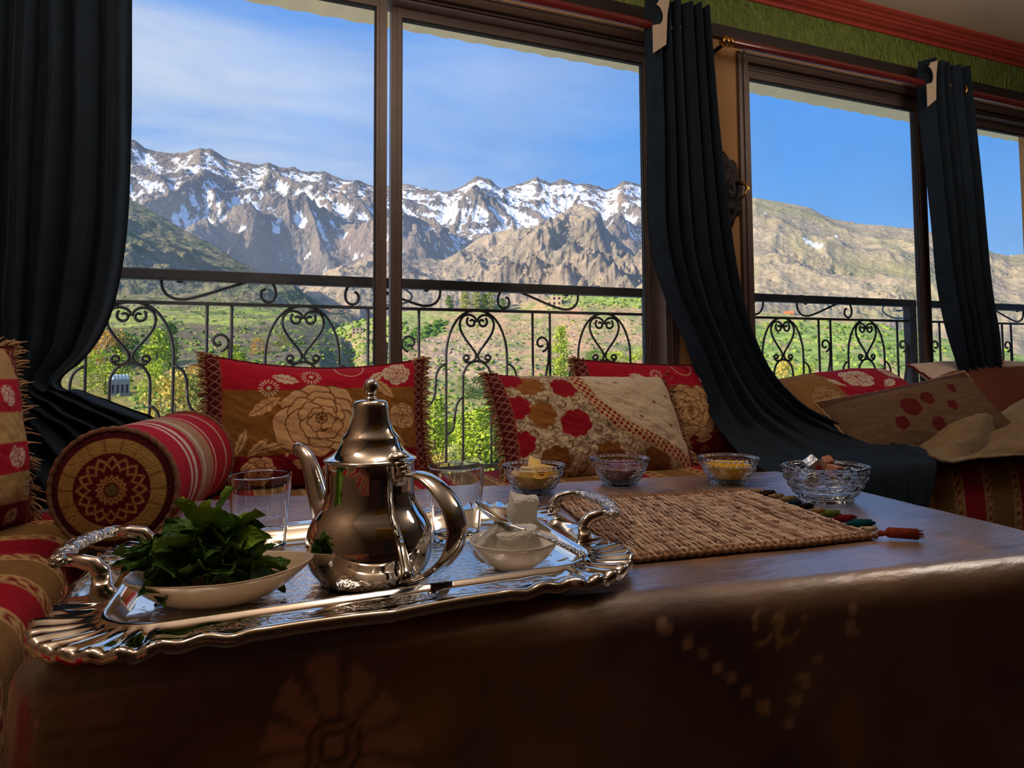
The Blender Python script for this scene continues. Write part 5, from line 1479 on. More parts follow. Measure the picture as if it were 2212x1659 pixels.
# ------------------------------------------------------------------ mint plate
M_stone = mat('beige_stoneware', (216, 190, 160), rough=0.28, coat=0.3, spec=0.5)
def plate():
    c = at(458, 1298, Z=FZ); ax = np.array([math.cos(-YAW + 0.16), math.sin(-YAW + 0.16)])
    root_rot = math.atan2(ax[1], ax[0])
    n, m = 72, 16
    th = np.linspace(0, 2 * PI, n, endpoint=False)
    def ring(f, lift):
        a, b = 0.093 * f, 0.066 * f
        x = a * np.cos(th) + 0.004 * f; y = b * np.sin(th)
        tip = np.clip(np.cos(th), 0, 1) ** 3
        z = lift * (1 + 0.22 * tip * f ** 2 - 0.12 * np.clip(-np.cos(th), 0, 1) ** 2); x = x + 0.010 * tip * f ** 2
        return np.stack([x, y, z], -1)
    outer = [ring(0.35, 0.0), ring(0.5, 0.0012), ring(0.65, 0.007), ring(0.80, 0.0165), ring(0.92, 0.026), ring(1.0, 0.0325), ring(1.012, 0.0345), ring(1.0, 0.0355), ring(0.975, 0.0345), ring(0.90, 0.028), ring(0.78, 0.0195), ring(0.62, 0.0105), ring(0.45, 0.0055), ring(0.01, 0.005)]
    P = np.stack([ring(0.01, 0.0)] + outer, 1)
    o = link('oval_dish', mesh_np('oval_dish', P.reshape(-1, 3), grid_faces(n, P.shape[1], True)), M_stone)
    o.location = (c[0], c[1], FZ + 0.0006); o.rotation_euler = (0, 0, root_rot)
    tag(o, 'beige oval dish with a pulled lip holding the mint', 'dish')
    return c, root_rot
PC, PROT = plate()
M_mint = mat('mint_leaf', (78, 116, 42), rough=0.55, spec=0.3, var=0.35, var_scale=60, bump=0.6, bump_scale=260)
M_mint2 = mat('mint_leaf_light', (126, 166, 40), rough=0.5, spec=0.3, var=0.25, var_scale=60, bump=0.6, bump_scale=260)
M_stem = mat('mint_stem', (96, 104, 44), rough=0.6)
def leaf_mesh(seed, L=0.042, Wd=0.027):
    g = np.random.default_rng(seed); n, m = 19, 11
    s = np.linspace(0, 1, n); t = np.linspace(-1, 1, m); S, T = np.meshgrid(s, t, indexing='ij')
    w = Wd / 2 * np.sin(PI * S ** 0.75) ** 0.8 * 1.0
    x = S * L; y = w * T
    z = 0.008 * np.abs(T) * g.uniform(0.3, 1.3) - g.uniform(0.1, 0.5) * L * S ** 2 + 0.0010 * np.sin(S * 26 + np.abs(T) * 5) * np.abs(T) + g.normal() * 0.004 * T * S
    me = mesh_np('leaf', np.stack([x, y, z], -1).reshape(-1, 3), grid_faces(n, m))
    return me
def mint():
    root = empty('mint_bunch', (PC[0], PC[1], FZ + 0.02), (0, 0, PROT)); tag(root, 'heap of fresh dark green mint leaves on the beige dish', 'mint')
    meshes = [leaf_mesh(k, 0.038 + 0.004 * (k % 5), 0.028 + 0.003 * (k % 4)) for k in range(8)]
    for me in meshes: me.materials.append(M_mint if True else None)
    light = [leaf_mesh(20 + k, 0.052, 0.036) for k in range(4)]
    for me in light: me.materials.append(M_mint2)
    g = np.random.default_rng(5)
    def put(me, p, d, roll):
        o = bpy.data.objects.new('leaf', me); COL.objects.link(o); o.parent = root
        me.polygons.foreach_set('use_smooth', np.ones(len(me.polygons), dtype=bool))
        d = Vector(d).normalized(); q = d.to_track_quat('X', 'Z')
        o.rotation_mode = 'QUATERNION'; o.rotation_quaternion = q @ Euler((roll, 0, 0)).to_quaternion(); o.location = p
    for k in range(90):
        a = g.random() * 2 * PI; rr = math.sqrt(g.random())
        x, y = 0.050 * rr * math.cos(a) - 0.010, 0.030 * rr * math.sin(a)
        z = 0.006 + (0.056 * (1 - rr ** 1.8)) * g.uniform(0.25, 1.0)
        d = np.array([(math.cos(a) + g.normal() * 0.7) * (1.2 - rr), (math.sin(a) + g.normal() * 0.7) * (1.2 - rr), 0.40 + g.normal() * 0.30])
        put(meshes[k % 8], (x, y, z), d, g.normal() * 0.7)
    for (x, y, z, d, r, k) in ((-0.010, -0.002, 0.050, (-0.3, -0.2, 1.0), 0.2, 0), (0.010, 0.0, 0.046, (0.7, -0.25, 0.75), 0.5, 1), (-0.004, 0.010, 0.052, (0.25, 0.2, 1.0), -0.4, 2), (0.016, -0.012, 0.040, (0.9, -0.5, 0.45), 0.9, 3), (-0.014, -0.016, 0.040, (-0.6, -0.7, 0.5), 0.3, 0), (0.0, -0.01, 0.054, (0.1, -0.5, 0.9), 0.1, 1)):
        put(light[k], (x, y, z), d, r)
    for k in range(5):
        a = g.random() * 2 * PI
        p0 = np.array([0.03 * math.cos(a), 0.02 * math.sin(a), 0.005]); p1 = p0 + np.array([g.normal() * 0.02, g.normal() * 0.02, 0.035])
        MB().tube([p0, (p0 + p1) / 2 + np.array([0.004, 0, 0]), p1], 0.0013, 6).build('stem', M_stem, root, True)
mint()

# ------------------------------------------------------------------ sugar
M_china = mat('white_china', (236, 222, 206), rough=0.2, coat=0.4)
M_sugar = mat('sugar', (255, 246, 230), rough=0.8, sub=0.15, bump=0.9, bump_scale=380, var=0.04, var_scale=80)
SB = (0.354, 0.836)
pr = [(0, 0), (0.024, 0), (0.026, 0.002), (0.036, 0.008), (0.047, 0.018), (0.0545, 0.029), (0.0565, 0.0345), (0.0562, 0.0358), (0.0548, 0.0356), (0.0525, 0.030), (0.045, 0.020), (0.034, 0.0105), (0.022, 0.006), (0, 0.005)]
o = MB().lathe(pr, 64).build('sugar_bowl', M_china, None, True); o.location = (*SB, FZ + 0.0006); tag(o, 'small white china bowl of broken sugar lumps on the tray', 'bowl')
SG = 'broken sugar lumps'
uv = np.array([math.cos(-YAW), math.sin(-YAW)]); vv = np.array([math.sin(YAW), math.cos(YAW)])
def sp(u, v, z): q = np.array(SB) + uv * u + vv * v; return (q[0], q[1], FZ + z)
chunk('sugar_lump', (0.052, 0.040, 0.038), 11, M_sugar, sp(0.006, -0.012, 0.033), (0.15, -0.15, -0.5), 'large rounded sugar lump at the front of the china bowl', 'sugar', SG, 3, 0.14, 0.85)
chunk('sugar_lump', (0.030, 0.038, 0.048), 12, M_sugar, sp(-0.026, 0.000, 0.031), (0.2, 0.75, -0.3), 'slab-like sugar lump leaning at the left of the china bowl', 'sugar', SG, 3, 0.10, 0.7)
chunk('sugar_lump', (0.036, 0.028, 0.026), 13, M_sugar, sp(-0.004, 0.022, 0.033), (0.1, 0.2, 0.4), 'sugar lump at the back of the china bowl', 'sugar', SG, 3, 0.12, 0.8)
BK = at(1130, 1140, Z=FZ + 0.004)
chunk('sugar_lump', (0.044, 0.042, 0.052), 14, M_sugar, (BK[0], BK[1], FZ + 0.028), (0.12, 0.10, -0.3), 'tall sugar lump standing on the tray behind the spoon', 'sugar', SG, 3, 0.12, 0.75)

# spoon
def spoon():
    tip = at(1034, 1084, D=0.925); neck = at(1106, 1136, D=0.882); end = at(1266, 1204, D=0.842)
    root = empty('teaspoon', tuple(neck)); tag(root, 'silver teaspoon with a textured handle resting across the sugar', 'spoon')
    ax = tip - neck; L = np.linalg.norm(ax); ax /= L
    side = np.cross(ax, [0, 0, 1.0]); side /= np.linalg.norm(side); up = np.cross(side, ax)
    # tilt the bowl towards the viewer
    up = up * math.cos(0.35) + side * math.sin(0.35); side = np.cross(ax, up)
    n, m = 28, 40
    V = []
    q = np.linspace(0, 1, n); th = np.linspace(0, 2 * PI, m, endpoint=False)
    hw = 0.0175
    for sgn in (1, -1):
        for r in (q if sgn > 0 else q):
            for a in th:
                lx = L * 0.5 + L * 0.54 * r * math.cos(a) * (1 + 0.06 * math.cos(a)); ly = hw * r * math.sin(a) * (1 + 0.16 * math.cos(a))
                lz = -0.0075 * (1 - r ** 2) - (0.0010 if sgn < 0 else 0)
                V.append(ax * lx + side * ly + up * lz)
    F = []
    for s in range(2):
        o0 = s * n * m
        for i in range(n - 1):
            for j in range(m):
                f = (o0 + i * m + j, o0 + i * m + (j + 1) % m, o0 + (i + 1) * m + (j + 1) % m, o0 + (i + 1) * m + j); F.append(f if s == 0 else f[::-1])
    for j in range(m): F.append(((n - 1) * m + j, (n - 1) * m + (j + 1) % m, n * m + (n - 1) * m + (j + 1) % m, n * m + (n - 1) * m + j))
    mb = MB(); mb.add(V, F); mb.build('spoon_bowl', M_silver, root, True)
    e = end - neck; K = 12
    pts = [e * t + np.array([0, 0, 0.004 * math.sin(PI * t)]) for t in np.linspace(-0.06, 0.22, 6)]
    MB().tube(pts, [0.0042, 0.0036, 0.0032, 0.0034, 0.0040, 0.0046], 12, flat=(0.55, 1.0), up=(0, 0, 1)).build('neck', M_silver, root, True)
    pts = [e * t + np.array([0, 0, 0.004 * math.sin(PI * t)]) for t in np.linspace(0.20, 1.0, 10)]
    m_tex = mat('diamond_cut_silver', (224, 220, 214), rough=0.16, metal=1.0)
    N, Lk = m_tex.node_tree.nodes, m_tex.node_tree.links
    vo = N.new('ShaderNodeTexVoronoi'); vo.inputs['Scale'].default_value = 420; tcx = N.new('ShaderNodeTexCoord'); Lk.new(tcx.outputs['Object'], vo.inputs['Vector'])
    bp = N.new('ShaderNodeBump'); bp.inputs['Strength'].default_value = 1.0; bp.inputs['Distance'].default_value = 0.002; Lk.new(vo.outputs['Distance'], bp.inputs['Height']); Lk.new(bp.outputs[0], N['Principled BSDF'].inputs['Normal'])
    MB().tube(pts, [0.0045, 0.0052, 0.0056, 0.006, 0.0064, 0.0066, 0.0068, 0.007, 0.0072, 0.0066], 14, flat=(0.38, 1.0), up=(0, 0, 1)).build('grip', m_tex, root, True)
spoon()

# ------------------------------------------------------------------ woven placemat
M_straw = mat('straw', (206, 176, 150), rough=0.8, spec=0.2, var=0.22, var_scale=55, attr=False)
M_braid = mat('straw_border', (140, 100, 70), rough=0.85, var=0.2, var_scale=90)
def placemat():
    c00, c10, c11, c01 = np.array([0.512, 0.806]), np.array([0.915, 0.768]), np.array([1.003, 1.150]), np.array([0.600, 1.212])
    z0 = TZ + 0.0014
    root = empty('placemat', (c00[0], c00[1], z0)); tag(root, 'tan woven straw placemat with coloured tassels right of the tray', 'placemat')
    off = np.array([c00[0], c00[1], z0])
    def P(u, v, z=0.0):
        q = (c00 * (1 - u) + c10 * u) * (1 - v) + (c01 * (1 - u) + c11 * u) * v
        return np.array([q[0] + 0.002 * math.sin(9 * v + 3 * u), q[1] + 0.003 * math.sin(7 * u), z0 + z]) - off
    g = np.random.default_rng(3)
    ns = 96; shades = [MB(), MB(), MB()]
    for i in range(ns):
        u = (i + 0.5) / ns; ph = g.random() * 6
        cuts = np.concatenate([[0.008], np.sort(g.uniform(0.05, 0.95, 3)), [0.992]])
        for c0, c1 in zip(cuts[:-1], cuts[1:]):
            if c1 - c0 < 0.03: continue
            k = max(4, int((c1 - c0) * 34)); w_ = g.normal() * 0.0012
            pts = [P(u + 0.0016 * math.sin(14 * v + ph) + w_, v, 0.0030 + 0.0012 * math.sin(v * 44 + (i % 2) * PI)) for v in np.linspace(c0, c1 - 0.004, k)]
            shades[g.choice(3, p=(0.45, 0.4, 0.15))].tube(pts, 0.0017 + 0.0005 * g.random(), 5, cap=False)
    for mb, m_ in zip(shades, (M_straw, mat('straw_mid', (172, 138, 112), rough=0.8, spec=0.2, var=0.2, var_scale=60), mat('straw_dark', (126, 92, 70), rough=0.8, spec=0.2, var=0.2, var_scale=60))):
        o = mb.build('rush_strands', m_, root, True); o['kind'] = 'stuff'
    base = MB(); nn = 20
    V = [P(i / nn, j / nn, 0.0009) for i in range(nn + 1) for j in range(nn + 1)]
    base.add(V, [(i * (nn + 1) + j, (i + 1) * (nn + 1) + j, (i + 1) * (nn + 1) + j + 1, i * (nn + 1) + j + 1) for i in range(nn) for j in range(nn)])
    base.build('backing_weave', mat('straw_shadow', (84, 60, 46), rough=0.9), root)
    for v in (0.0, 0.035, 0.965, 1.0):
        K = 150
        MB().tube([P(i / K, v, 0.0032 + 0.0012 * math.sin(i * 1.3)) for i in range(K + 1)], [0.0030 + 0.0009 * abs(math.sin(i * 1.3)) for i in range(K + 1)], 6).build('border_braid', M_braid, root, True)
    for v in (0.18, 0.34, 0.5, 0.66, 0.82):
        K = 200
        MB().tube([P(i / K, v + 0.004 * math.sin(i * 0.12), 0.0034 + 0.0012 * math.sin(i * 1.55)) for i in range(K + 1)], 0.0009, 4).build('twine_row', M_straw, root, True)
    cols = [(128, 56, 40), (206, 190, 160), (16, 74, 84), (110, 30, 34), (86, 104, 44), (150, 120, 80), (40, 30, 36), (30, 50, 70), (130, 116, 80), (150, 120, 84), (56, 36, 34), (176, 150, 110)]
    names = ['rust tassel', 'cream tassel', 'teal tassel', 'dark red tassel', 'green tassel', 'straw tassel', 'black tassel', 'navy tassel', 'olive tassel', 'tan tassel', 'brown tassel', 'pale straw tassel']
    right = c11 - c10; right = right / np.linalg.norm(right); outw = np.array([right[1], -right[0]])
    for k in range(12):
        v = 0.012 + k * 0.085
        b = P(1.0, v, 0.004); m = mat('tassel_yarn', cols[k], rough=0.95, spec=0.05, var=0.25, var_scale=150)
        d = np.array([outw[0] + g.normal() * 0.12 - right[0] * 0.25, outw[1] + g.normal() * 0.12 - right[1] * 0.25, 0.0]); d /= np.linalg.norm(d)
        L = (0.060, 0.026, 0.040, 0.034, 0.030, 0.024, 0.024, 0.022, 0.034, 0.03, 0.03, 0.02)[k]; R_ = (0.0078, 0.004, 0.0066, 0.0066, 0.0062, 0.005, 0.0055, 0.005, 0.006, 0.005, 0.006, 0.004)[k]
        t = MB(); t.tube([b, b + d * L * 0.12 + np.array([0, 0, 0.002]), b + d * L * 0.22 + np.array([0, 0, 0.002]), b + d * L * 0.3 + np.array([0, 0, R_ - 0.004]), b + d * L * 0.95 + np.array([0, 0, R_ - 0.004])], [0.0012, R_ * 0.62, R_ * 0.45, R_, R_ * 1.05], 10)
        for q in range(16):
            a = g.random() * 2 * PI; rr = R_ * 0.8 * math.sqrt(g.random()); s = np.cross(d, [0, 0, 1])
            p = b + d * L * 0.93 + s * rr * math.cos(a) + np.array([0, 0, R_ - 0.004 + rr * math.sin(a)])
            t.tube([p, p + d * L * (0.08 + 0.12 * g.random()) + s * g.normal() * 0.001], [0.0009, 0.0005], 4, cap=False)
        o = t.build('tassel', m, root, True); o['label'] = names[k]
placemat()

# ------------------------------------------------------------------ trees, shrubs, boulders and houses in the valley
def leafmat(name, col):
    m = mat(name, col, rough=0.7, spec=0.15, var=0.30, var_scale=0.9)
    return m
LEAF = {'bright': leafmat('leaf_bright', (176, 192, 62)), 'green': leafmat('leaf_green', (104, 138, 52)), 'orange': leafmat('leaf_orange', (206, 160, 72)),
        'olive': leafmat('leaf_olive', (146, 142, 70)), 'pale': leafmat('leaf_pale', (190, 190, 116)), 'yellow': leafmat('leaf_yellow', (204, 178, 84)), 'dark': leafmat('leaf_dark', (66, 96, 40))}
M_bark = mat('bark', (96, 80, 64), rough=0.9, var=0.2, var_scale=4)
def crown_mesh(seed, kind, n=1500):
    """unit tree: crown from z 0.08 to 1, leaves as small folded blades on branch clumps"""
    g = np.random.default_rng(seed)
    if kind == 'poplar': rad = lambda z: 0.13 * np.clip(np.sin(PI * np.clip((z - 0.02) / 1.0, 0, 1) ** 0.8), 0, 1) ** 0.7
    elif kind == 'bush': rad = lambda z: 0.62 * np.sqrt(np.clip(1 - (z * 1.0) ** 2, 0, 1))
    else: rad = lambda z: 0.40 * np.sqrt(np.clip(1 - ((z - 0.58) / 0.46) ** 2, 0, 1))
    nc = 46 if kind != 'poplar' else 60
    cz = g.uniform(0.06 if kind != 'round' else 0.16, 0.97, nc); ca = g.random(nc) * 2 * PI; cr_ = rad(cz) * np.sqrt(g.uniform(0.35, 1.0, nc))
    cen = np.stack([cr_ * np.cos(ca), cr_ * np.sin(ca), cz], 1)
    k = g.integers(0, nc, n); spread = (0.045 if kind == 'poplar' else 0.085)
    p = cen[k] + g.normal(size=(n, 3)) * spread * np.array([1, 1, 0.8])
    s = g.uniform(0.018, 0.042, n) * (0.75 if kind == 'poplar' else 1.0)
    d1 = g.normal(size=(n, 3)); d1 /= np.linalg.norm(d1, axis=1)[:, None]
    d2 = g.normal(size=(n, 3)); d2 -= (d2 * d1).sum(1)[:, None] * d1; d2 /= np.linalg.norm(d2, axis=1)[:, None]
    V = np.stack([p - d1 * s[:, None], p + d2 * s[:, None] * 0.7, p + d1 * s[:, None], p - d2 * s[:, None] * 0.7], 1).reshape(-1, 3)
    V[:, 2] = np.maximum(V[:, 2], 0.0)
    return mesh_np('crown', V, np.arange(4 * n).reshape(-1, 4))
CROWN = {}
def crown(kind, col, v):
    key = (kind, col, v)
    if key not in CROWN:
        me = crown_mesh(hash((kind, v)) % 1000 if False else {'poplar': 100, 'round': 200, 'bush': 300}[kind] + v, kind); me.materials.append(LEAF[col]); CROWN[key] = me
    return CROWN[key]
TRUNK = MB().tube([(0, 0, -0.05), (0.01, 0, 0.2), (0, 0.01, 0.5), (0, 0, 0.85)], [0.02, 0.017, 0.012, 0.004], 6).mesh('trunk'); TRUNK.materials.append(M_bark)
def tree(L, x, y, hpx, kind, col, label, group='trees in the valley', v=0, wide=1.0):
    p = spot(L, x, y); dep = (p - CC) @ CF; h = hpx / FPX * dep
    root = empty('tree' if kind != 'bush' else 'shrub', tuple(p)); tag(root, label, 'tree' if kind != 'bush' else 'shrub', group)
    root.scale = (h * wide, h * wide, h); root.rotation_euler = (0, 0, x * 0.37)
    link('crown', crown(kind, col, v), None, root, False); link('trunk', TRUNK, None, root, True)
    return root
tree(VAL, 336, 820, 108, 'poplar', 'bright', 'bright yellow-green poplar left of centre behind the heart railing', v=0, wide=1.5)
tree(VAL, 366, 800, 104, 'poplar', 'green', 'tall green poplar just right of the bright one', v=1, wide=1.1)
tree(VAL, 232, 800, 90, 'round', 'orange', 'orange-leaved tree beside the left curtain', v=0, wide=1.1)
tree(VAL, 275, 795, 70, 'round', 'green', 'dark green tree behind the orange-leaved tree', v=1, wide=1.2)
tree(VAL, 226, 850, 90, 'round', 'bright', 'bushy lime tree at the foot of the orange tree', v=2, wide=1.2)
tree(VAL, 334, 872, 80, 'bush', 'bright', 'wide lime shrub beside the white tanks', v=0, wide=0.7)
tree(VAL, 378, 950, 150, 'bush', 'yellow', 'large yellow shrub left of the rose cushion', v=1, wide=0.75)
tree(VAL, 440, 960, 140, 'bush', 'olive', 'large olive shrub right of the yellow one', v=2, wide=0.7)
tree(VAL, 338, 950, 60, 'bush', 'green', 'small green shrub below the yellow shrub', v=0, wide=0.9)
tree(VAL, 425, 845, 60, 'bush', 'orange', 'small orange shrub above the olive shrub', v=1, wide=0.9)
tree(VAL, 400, 870, 50, 'bush', 'bright', 'small lime shrub between the orange and yellow shrubs', v=2)
tree(VAL, 500, 800, 56, 'poplar', 'bright', 'short lime poplar in the ravine', v=0, wide=2.2)
tree(VAL, 520, 810, 50, 'poplar', 'bright', 'short lime poplar right of the first in the ravine', v=1, wide=2.2)
tree(VAL, 560, 762, 34, 'bush', 'orange', 'tan shrub on the ravine bank', v=0)
tree(VAL, 610, 745, 26, 'bush', 'olive', 'olive shrub high on the ravine bank', v=1)
tree(RS, 650, 820, 90, 'round', 'bright', 'lime tree above the left end of the rose cushion', v=0, wide=0.8)
tree(RS, 676, 800, 70, 'poplar', 'bright', 'slim lime tree beside it at the ravine mouth', v=1, wide=1.8)
tree(RS, 632, 790, 44, 'bush', 'olive', 'olive shrub at the ravine mouth', v=2)
for k, (x, y, h, kd, cl) in enumerate(((940, 985, 130, 'poplar', 'bright'), (965, 975, 80, 'round', 'bright'), (1006, 1020, 120, 'poplar', 'bright'), (1040, 1025, 150, 'poplar', 'bright'), (1068, 1020, 140, 'poplar', 'green'), (920, 1030, 70, 'bush', 'olive'), (985, 1040, 70, 'bush', 'pale'), (1030, 1050, 60, 'bush', 'pale'), (950, 1050, 70, 'bush', 'yellow'))):
    tree(RS, x, y, h, kd, cl, ('tall lime poplar beside the rose cushion', 'round lime tree right of that poplar', 'lime poplar in the middle of the gap between the cushions', 'tallest lime poplar beside the ivory cushion', 'green poplar touching the ivory cushion', 'olive shrub low beside the rose cushion', 'pale shrub in the lower middle of the gap', 'pale shrub low beside the ivory cushion', 'yellow shrub at the bottom of the gap')[k], v=k % 3, wide=1.5 if kd == 'poplar' else 0.85)
tree(RS, 1034, 862, 46, 'bush', 'dark', 'single dark green bush on the slope above the gap', v=1, wide=1.1)
tree(RS, 1000, 842, 30, 'bush', 'green', 'small green bush left of the dark one', v=2)
tree(RS, 1214, 822, 112, 'poplar', 'bright', 'thin pale poplar above the ivory cushion', v=2, wide=0.9)
for k, (x, h) in enumerate(((970, 30), (1004, 42), (1030, 40), (1044, 34), (1058, 42), (1086, 26))):
    tree(RS, x, 668, h, 'poplar', 'pale' if k in (1, 2, 4) else 'green', ('lone green poplar at the left of the ridge row', 'tall pale poplar left in the ridge row', 'pale poplar in the middle of the ridge row', 'short green poplar in the ridge row', 'pale poplar right in the ridge row', 'small green poplar at the right end of the ridge row')[k], 'poplars on the ridge', v=k % 3, wide=1.7)
tree(RS, 1690, 880, 110, 'bush', 'yellow', 'yellow-green shrub behind the right railing beside the curtain', v=0, wide=0.5)
tree(RS, 1740, 850, 60, 'bush', 'bright', 'lime shrub on the terraces behind the right railing', v=1, wide=0.8)
tree(RS, 1330, 800, 44, 'bush', 'bright', 'lime hedge bush above the red cushion', v=1, wide=1.5)
tree(RS, 1385, 806, 56, 'bush', 'bright', 'lime bush beside the railing post', v=2, wide=1.0)
tree(RS, 1290, 790, 34, 'bush', 'green', 'green hedge bush left of the lime hedge', v=0, wide=1.6)

# scattered low scrub (nobody could count it)
def scatter(name, label, spots, sizes, cols, flat=0.7, seed=0, sub=1, m=None):
    g = np.random.default_rng(seed)
    bm = bmesh.new(); bmesh.ops.create_icosphere(bm, subdivisions=sub, radius=1.0)
    bv = np.array([v.co[:] for v in bm.verts]); bf = np.array([[v.index for v in f.verts] for f in bm.faces]); bm.free()
    n = len(spots); nv = len(bv)
    jit = 1 + g.normal(size=(n, nv, 1)) * 0.22
    V = bv[None] * jit * np.asarray(sizes)[:, None, None] * np.array([1, 1, flat]) + np.asarray(spots)[:, None, :]
    F = (bf[None] + (np.arange(n) * nv)[:, None, None]).reshape(-1, 3)
    C_ = np.repeat(np.asarray(cols)[:, None, :], nv, 1) * (0.8 + 0.4 * g.random((n, nv, 1)))
    me = mesh_np(name, V.reshape(-1, 3), F, C_.reshape(-1, 3))
    o = link(name, me, m or M_scrub, None, False); tag(o, label, 'scrub' if m is None else 'boulders', kind='stuff'); return o
M_scrub = mat('scrub_leaves', attr=True, rough=0.9, spec=0.1, var=0.35, var_scale=1.5)
M_boulder = mat('boulder_stone', attr=True, rough=0.9, spec=0.1, var=0.2, var_scale=1.0)
g = np.random.default_rng(77)
sp_, sz_, co_ = [], [], []
pal = [LN(120, 146, 60), LN(86, 116, 48), LN(150, 160, 78), LN(166, 150, 84), LN(98, 110, 56)]
def patch(L, x0, x1, y0, y1, n, px0, px1, pals, dens=None):
    c = 0; tries = 0
    while c < n and tries < n * 6:
        tries += 1
        x, y = g.uniform(x0, x1), g.uniform(y0, y1)
        if dens is not None and g.random() > dens(x, y): continue
        i = np.argmin(np.abs(L.px[0] - x)); j = np.argmin(np.abs(L.py[:, i] - y))
        if abs(L.py[j, i] - y) > 8: continue
        p = L.P[j, i] + np.array([g.normal() * 0.8, g.normal() * 0.8, 0.0]); dep = (p - CC) @ CF
        sp_.append(p); sz_.append(g.uniform(px0, px1) / FPX * dep); co_.append(pals[g.integers(len(pals))] * g.uniform(0.8, 1.15)); c += 1
patch(VAL, 220, 820, 705, 790, 420, 2.5, 6, pal)
patch(VAL, 220, 700, 640, 705, 260, 2, 4.5, pal)
patch(VAL, 220, 560, 780, 960, 160, 5, 12, [pal[0], pal[2], pal[3]])
patch(RS, 690, 880, 690, 790, 420, 3, 7, [pal[0], pal[2], LN(150, 172, 72)])
patch(RS, 880, 1410, 690, 790, 420, 1.5, 4, [pal[1], pal[4], pal[2]])
patch(RS, 900, 1410, 775, 880, 420, 3, 8, [pal[0], pal[1], pal[3], pal[2]])
patch(RS, 900, 1120, 880, 1020, 260, 5, 11, [pal[0], pal[1], pal[3], pal[2]])
patch(RS, 1180, 1420, 628, 668, 260, 2, 5, [pal[2], LN(156, 176, 84), pal[0]])
patch(RS, 1620, 2000, 690, 880, 700, 3, 7, [LN(150, 172, 76), pal[0], pal[2], pal[1]])
patch(RS, 1990, 2300, 740, 860, 120, 3, 7, [LN(150, 172, 76), pal[2], pal[3]])
dg = lambda x, y: math.exp(-((y - (742 - (x - 880) * 0.55)) / 12.0) ** 2)
patch(RS, 870, 960, 690, 760, 140, 4, 8, [pal[1], LN(96, 130, 50)], dg)
for q, (L, a) in enumerate(((SPUR, (270, 760, 500, 680)), (RHILL, (1640, 2200, 600, 700)), (ROCKY, (720, 1400, 590, 640)))):
    patch(L, *a, 220, 1.2, 2.8, [LN(92, 104, 62), LN(110, 112, 70)])
scatter('scrub', 'low green scrub dotted over the valley slopes', sp_, sz_, co_, 0.75, 3)
sp_, sz_, co_ = [], [], []
patch(RS, 900, 1110, 716, 830, 240, 1.5, 5, [LN(206, 180, 152), LN(180, 156, 132)])
patch(RS, 1110, 1410, 690, 770, 60, 1.5, 4, [LN(206, 180, 152), LN(180, 156, 132)])
patch(RS, 640, 760, 730, 790, 60, 1.5, 4, [LN(196, 180, 160)])
patch(RS, 1630, 1990, 780, 880, 60, 2, 5, [LN(206, 180, 152)])
patch(RHILL, 1640, 2210, 470, 640, 260, 1.2, 3.4, [LN(190, 168, 140), LN(160, 140, 118)])
scatter('boulder_field', 'pale boulders scattered over the hillside', sp_, sz_, co_, 0.7, 9, m=M_boulder)

# houses
M_mud = mat('mud_plaster', (206, 176, 144), rough=0.9, var=0.08, var_scale=2)
M_mud_pink = mat('pink_plaster', (214, 150, 122), rough=0.9, var=0.08, var_scale=2)
M_mud_orange = mat('orange_plaster', (206, 120, 78), rough=0.9)
M_grey = mat('grey_block', (158, 152, 142), rough=0.9)
M_hole = mat('dark_opening', (62, 54, 50), rough=0.9)
def house(L, x, y, wpx, hpx, m, label, storeys=1, bays=3, terrace=False):
    p = spot(L, x, y); dep = (p - CC) @ CF; s = dep / FPX; w, h = wpx * s, hpx * s
    yaw = math.atan2(-p[0], p[1]); root = empty('house', tuple(p), (0, 0, yaw)); tag(root, label, 'house', 'houses in the valley')
    b = MB()
    b.box2((-w / 2, 0, -h * 0.4), (w / 2, w * 0.6, h * (0.62 if terrace else 1.0)))
    if terrace: b.box2((-w * 0.05, w * 0.1, h * 0.62), (w * 0.5, w * 0.6, h))
    b.build('walls', m, root)
    rows = storeys
    for r_ in range(rows):
        for k in range(bays):
            cx = -w / 2 + w * (k + 0.5) / bays
            z0 = h * (0.10 if not terrace else 0.1) + r_ * h * 0.5
            if terrace and r_ == 1 and cx < 0.0: continue
            q = MB().box((cx, (w * 0.1 if (terrace and r_ == 1) else 0.0) + 0.02 * s, z0 + h * 0.17), (w / bays * 0.45, 0.6 * s, h * 0.24)); q.build('window', M_hole, root)
    rf = MB().box2((-w * 0.52, -0.02 * w, h * (0.62 if terrace else 1.0)), (w * 0.52 if not terrace else -w * 0.05, w * 0.6, h * (0.66 if terrace else 1.05))); rf.build('roof_slab', M_grey if m is not M_grey else M_mud, root)
    return root
house(RS, 1192, 660, 42, 22, M_mud, 'unfinished beige two-storey house on the green ridge', 2, 4, True)
house(RS, 771, 720, 24, 14, M_mud, 'small cream house left of the mullion on the slope', 2, 3)
house(SPUR, 704, 688, 12, 9, M_mud_pink, 'pink house leftmost in the distant hamlet', 1, 2)
house(SPUR, 718, 692, 12, 10, M_mud_pink, 'taller pink house in the distant hamlet', 1, 2)
house(SPUR, 742, 706, 12, 8, M_mud_pink, 'pink house in the middle of the distant hamlet', 1, 2)
house(SPUR, 758, 712, 12, 8, M_mud, 'pale house right in the distant hamlet', 1, 2)
house(RHILL, 1704, 684, 20, 9, M_mud_orange, 'small orange house behind the right railing', 1, 2)
house(RHILL, 1768, 690, 18, 9, M_grey, 'long grey house behind the right railing', 1, 2)
house(RHILL, 1786, 692, 12, 9, M_mud, 'small tan house right of the grey one', 1, 1)
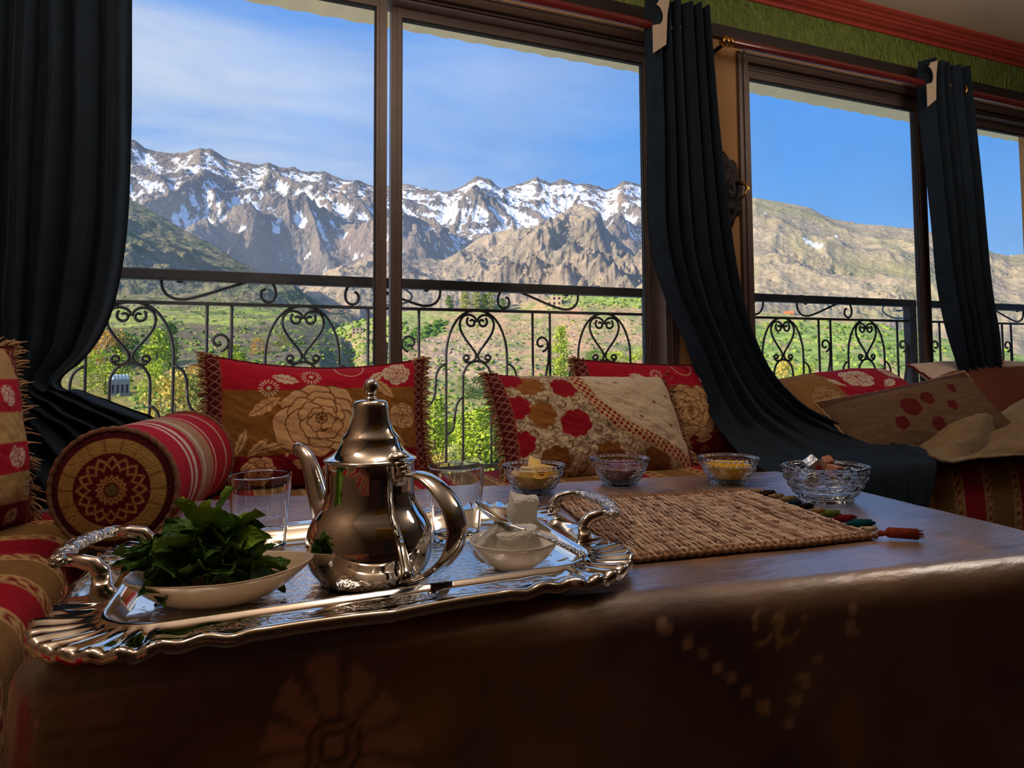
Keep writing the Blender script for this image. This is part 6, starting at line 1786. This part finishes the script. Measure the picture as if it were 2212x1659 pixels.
# terrace roof with white tanks, beside the left curtain
p = spot(VAL, 258, 856); dep = (p - CC) @ CF; s = dep / FPX
root = empty('tank_shed', tuple(p), (0, 0, 0.2)); tag(root, 'small grey shed carrying white water tanks beside the left curtain', 'shed')
MB().box2((-18 * s, 0, -40 * s), (18 * s, 20 * s, 34 * s)).build('walls', M_grey, root)
for k in range(5):
    MB().lathe([(0, 0), (2.9 * s, 0), (3.1 * s, 1 * s), (3.1 * s, 9 * s), (2.2 * s, 11 * s), (0, 11.5 * s)], 14, c=((-13 + 6.6 * k) * s, 4 * s, 34 * s)).build('water_tank', mat('white_plastic', (236, 238, 240), rough=0.4), root, True)
for k in range(4): MB().box(((-14 + 9 * k) * s, -0.3 * s, 14 * s), (4 * s, 0.8 * s, 18 * s)).build('window', M_hole, root)

# ------------------------------------------------------------------ paper-lantern fill lights, added out of view to brighten the room
M_fill_lamp = mat('fill_lantern_paper', (255, 244, 228), rough=0.6, emit=(255, 240, 224), emit_s=FILL_LAMP)
for k, (x, y, z, r, lab) in enumerate(((0.50, 1.12, 2.00, 0.20, 'added fill lantern, out of view above the tea table'), (-0.46, 0.85, 1.98, 0.20, 'added fill lantern, out of view above the left bench'), (2.50, 1.05, 1.98, 0.20, 'added fill lantern, out of view right of the tea table'))):
    root = empty('fill_lantern', (x, y, z)); tag(root, lab, 'fill lamp', 'added fill lanterns')
    prof = [(0.05, -r * 0.96)] + [(r * math.sin(a) * (1 + 0.012 * math.cos(a * 40)), -r * math.cos(a)) for a in np.linspace(0.3, PI - 0.3, 24)] + [(0.05, r * 0.96)]
    MB().lathe(prof, 24).build("fill_lantern_shade", M_fill_lamp, root, True)
    MB().tube([(0, 0, r * 0.9), (0, 0, CEIL - z)], 0.004, 6).build('cord', M_black, root, True)
    MB().lathe([(0, 0), (0.05, 0), (0.045, -0.025), (0, -0.03)], 20, c=(0, 0, CEIL - z)).build('fill_lantern_rose', M_gold, root, True)

# ------------------------------------------------------------------ thin morning haze filling the valley
M_haze = bpy.data.materials.new('valley_haze'); M_haze.use_nodes = True
nt = M_haze.node_tree; nt.nodes.clear()
ho = nt.nodes.new('ShaderNodeOutputMaterial'); vs = nt.nodes.new('ShaderNodeVolumeScatter')
vs.inputs['Color'].default_value = (0.72, 0.84, 1.0, 1); vs.inputs['Density'].default_value = HAZE; vs.inputs['Anisotropy'].default_value = 0.2
nt.links.new(vs.outputs[0], ho.inputs['Volume'])
o = MB().box2((-5000, 60, -80), (7000, 7600, 620)).build('valley_haze', M_haze)
o['kind'] = 'stuff'; o['label'] = 'thin bluish haze hanging in the valley'; o['category'] = 'haze'
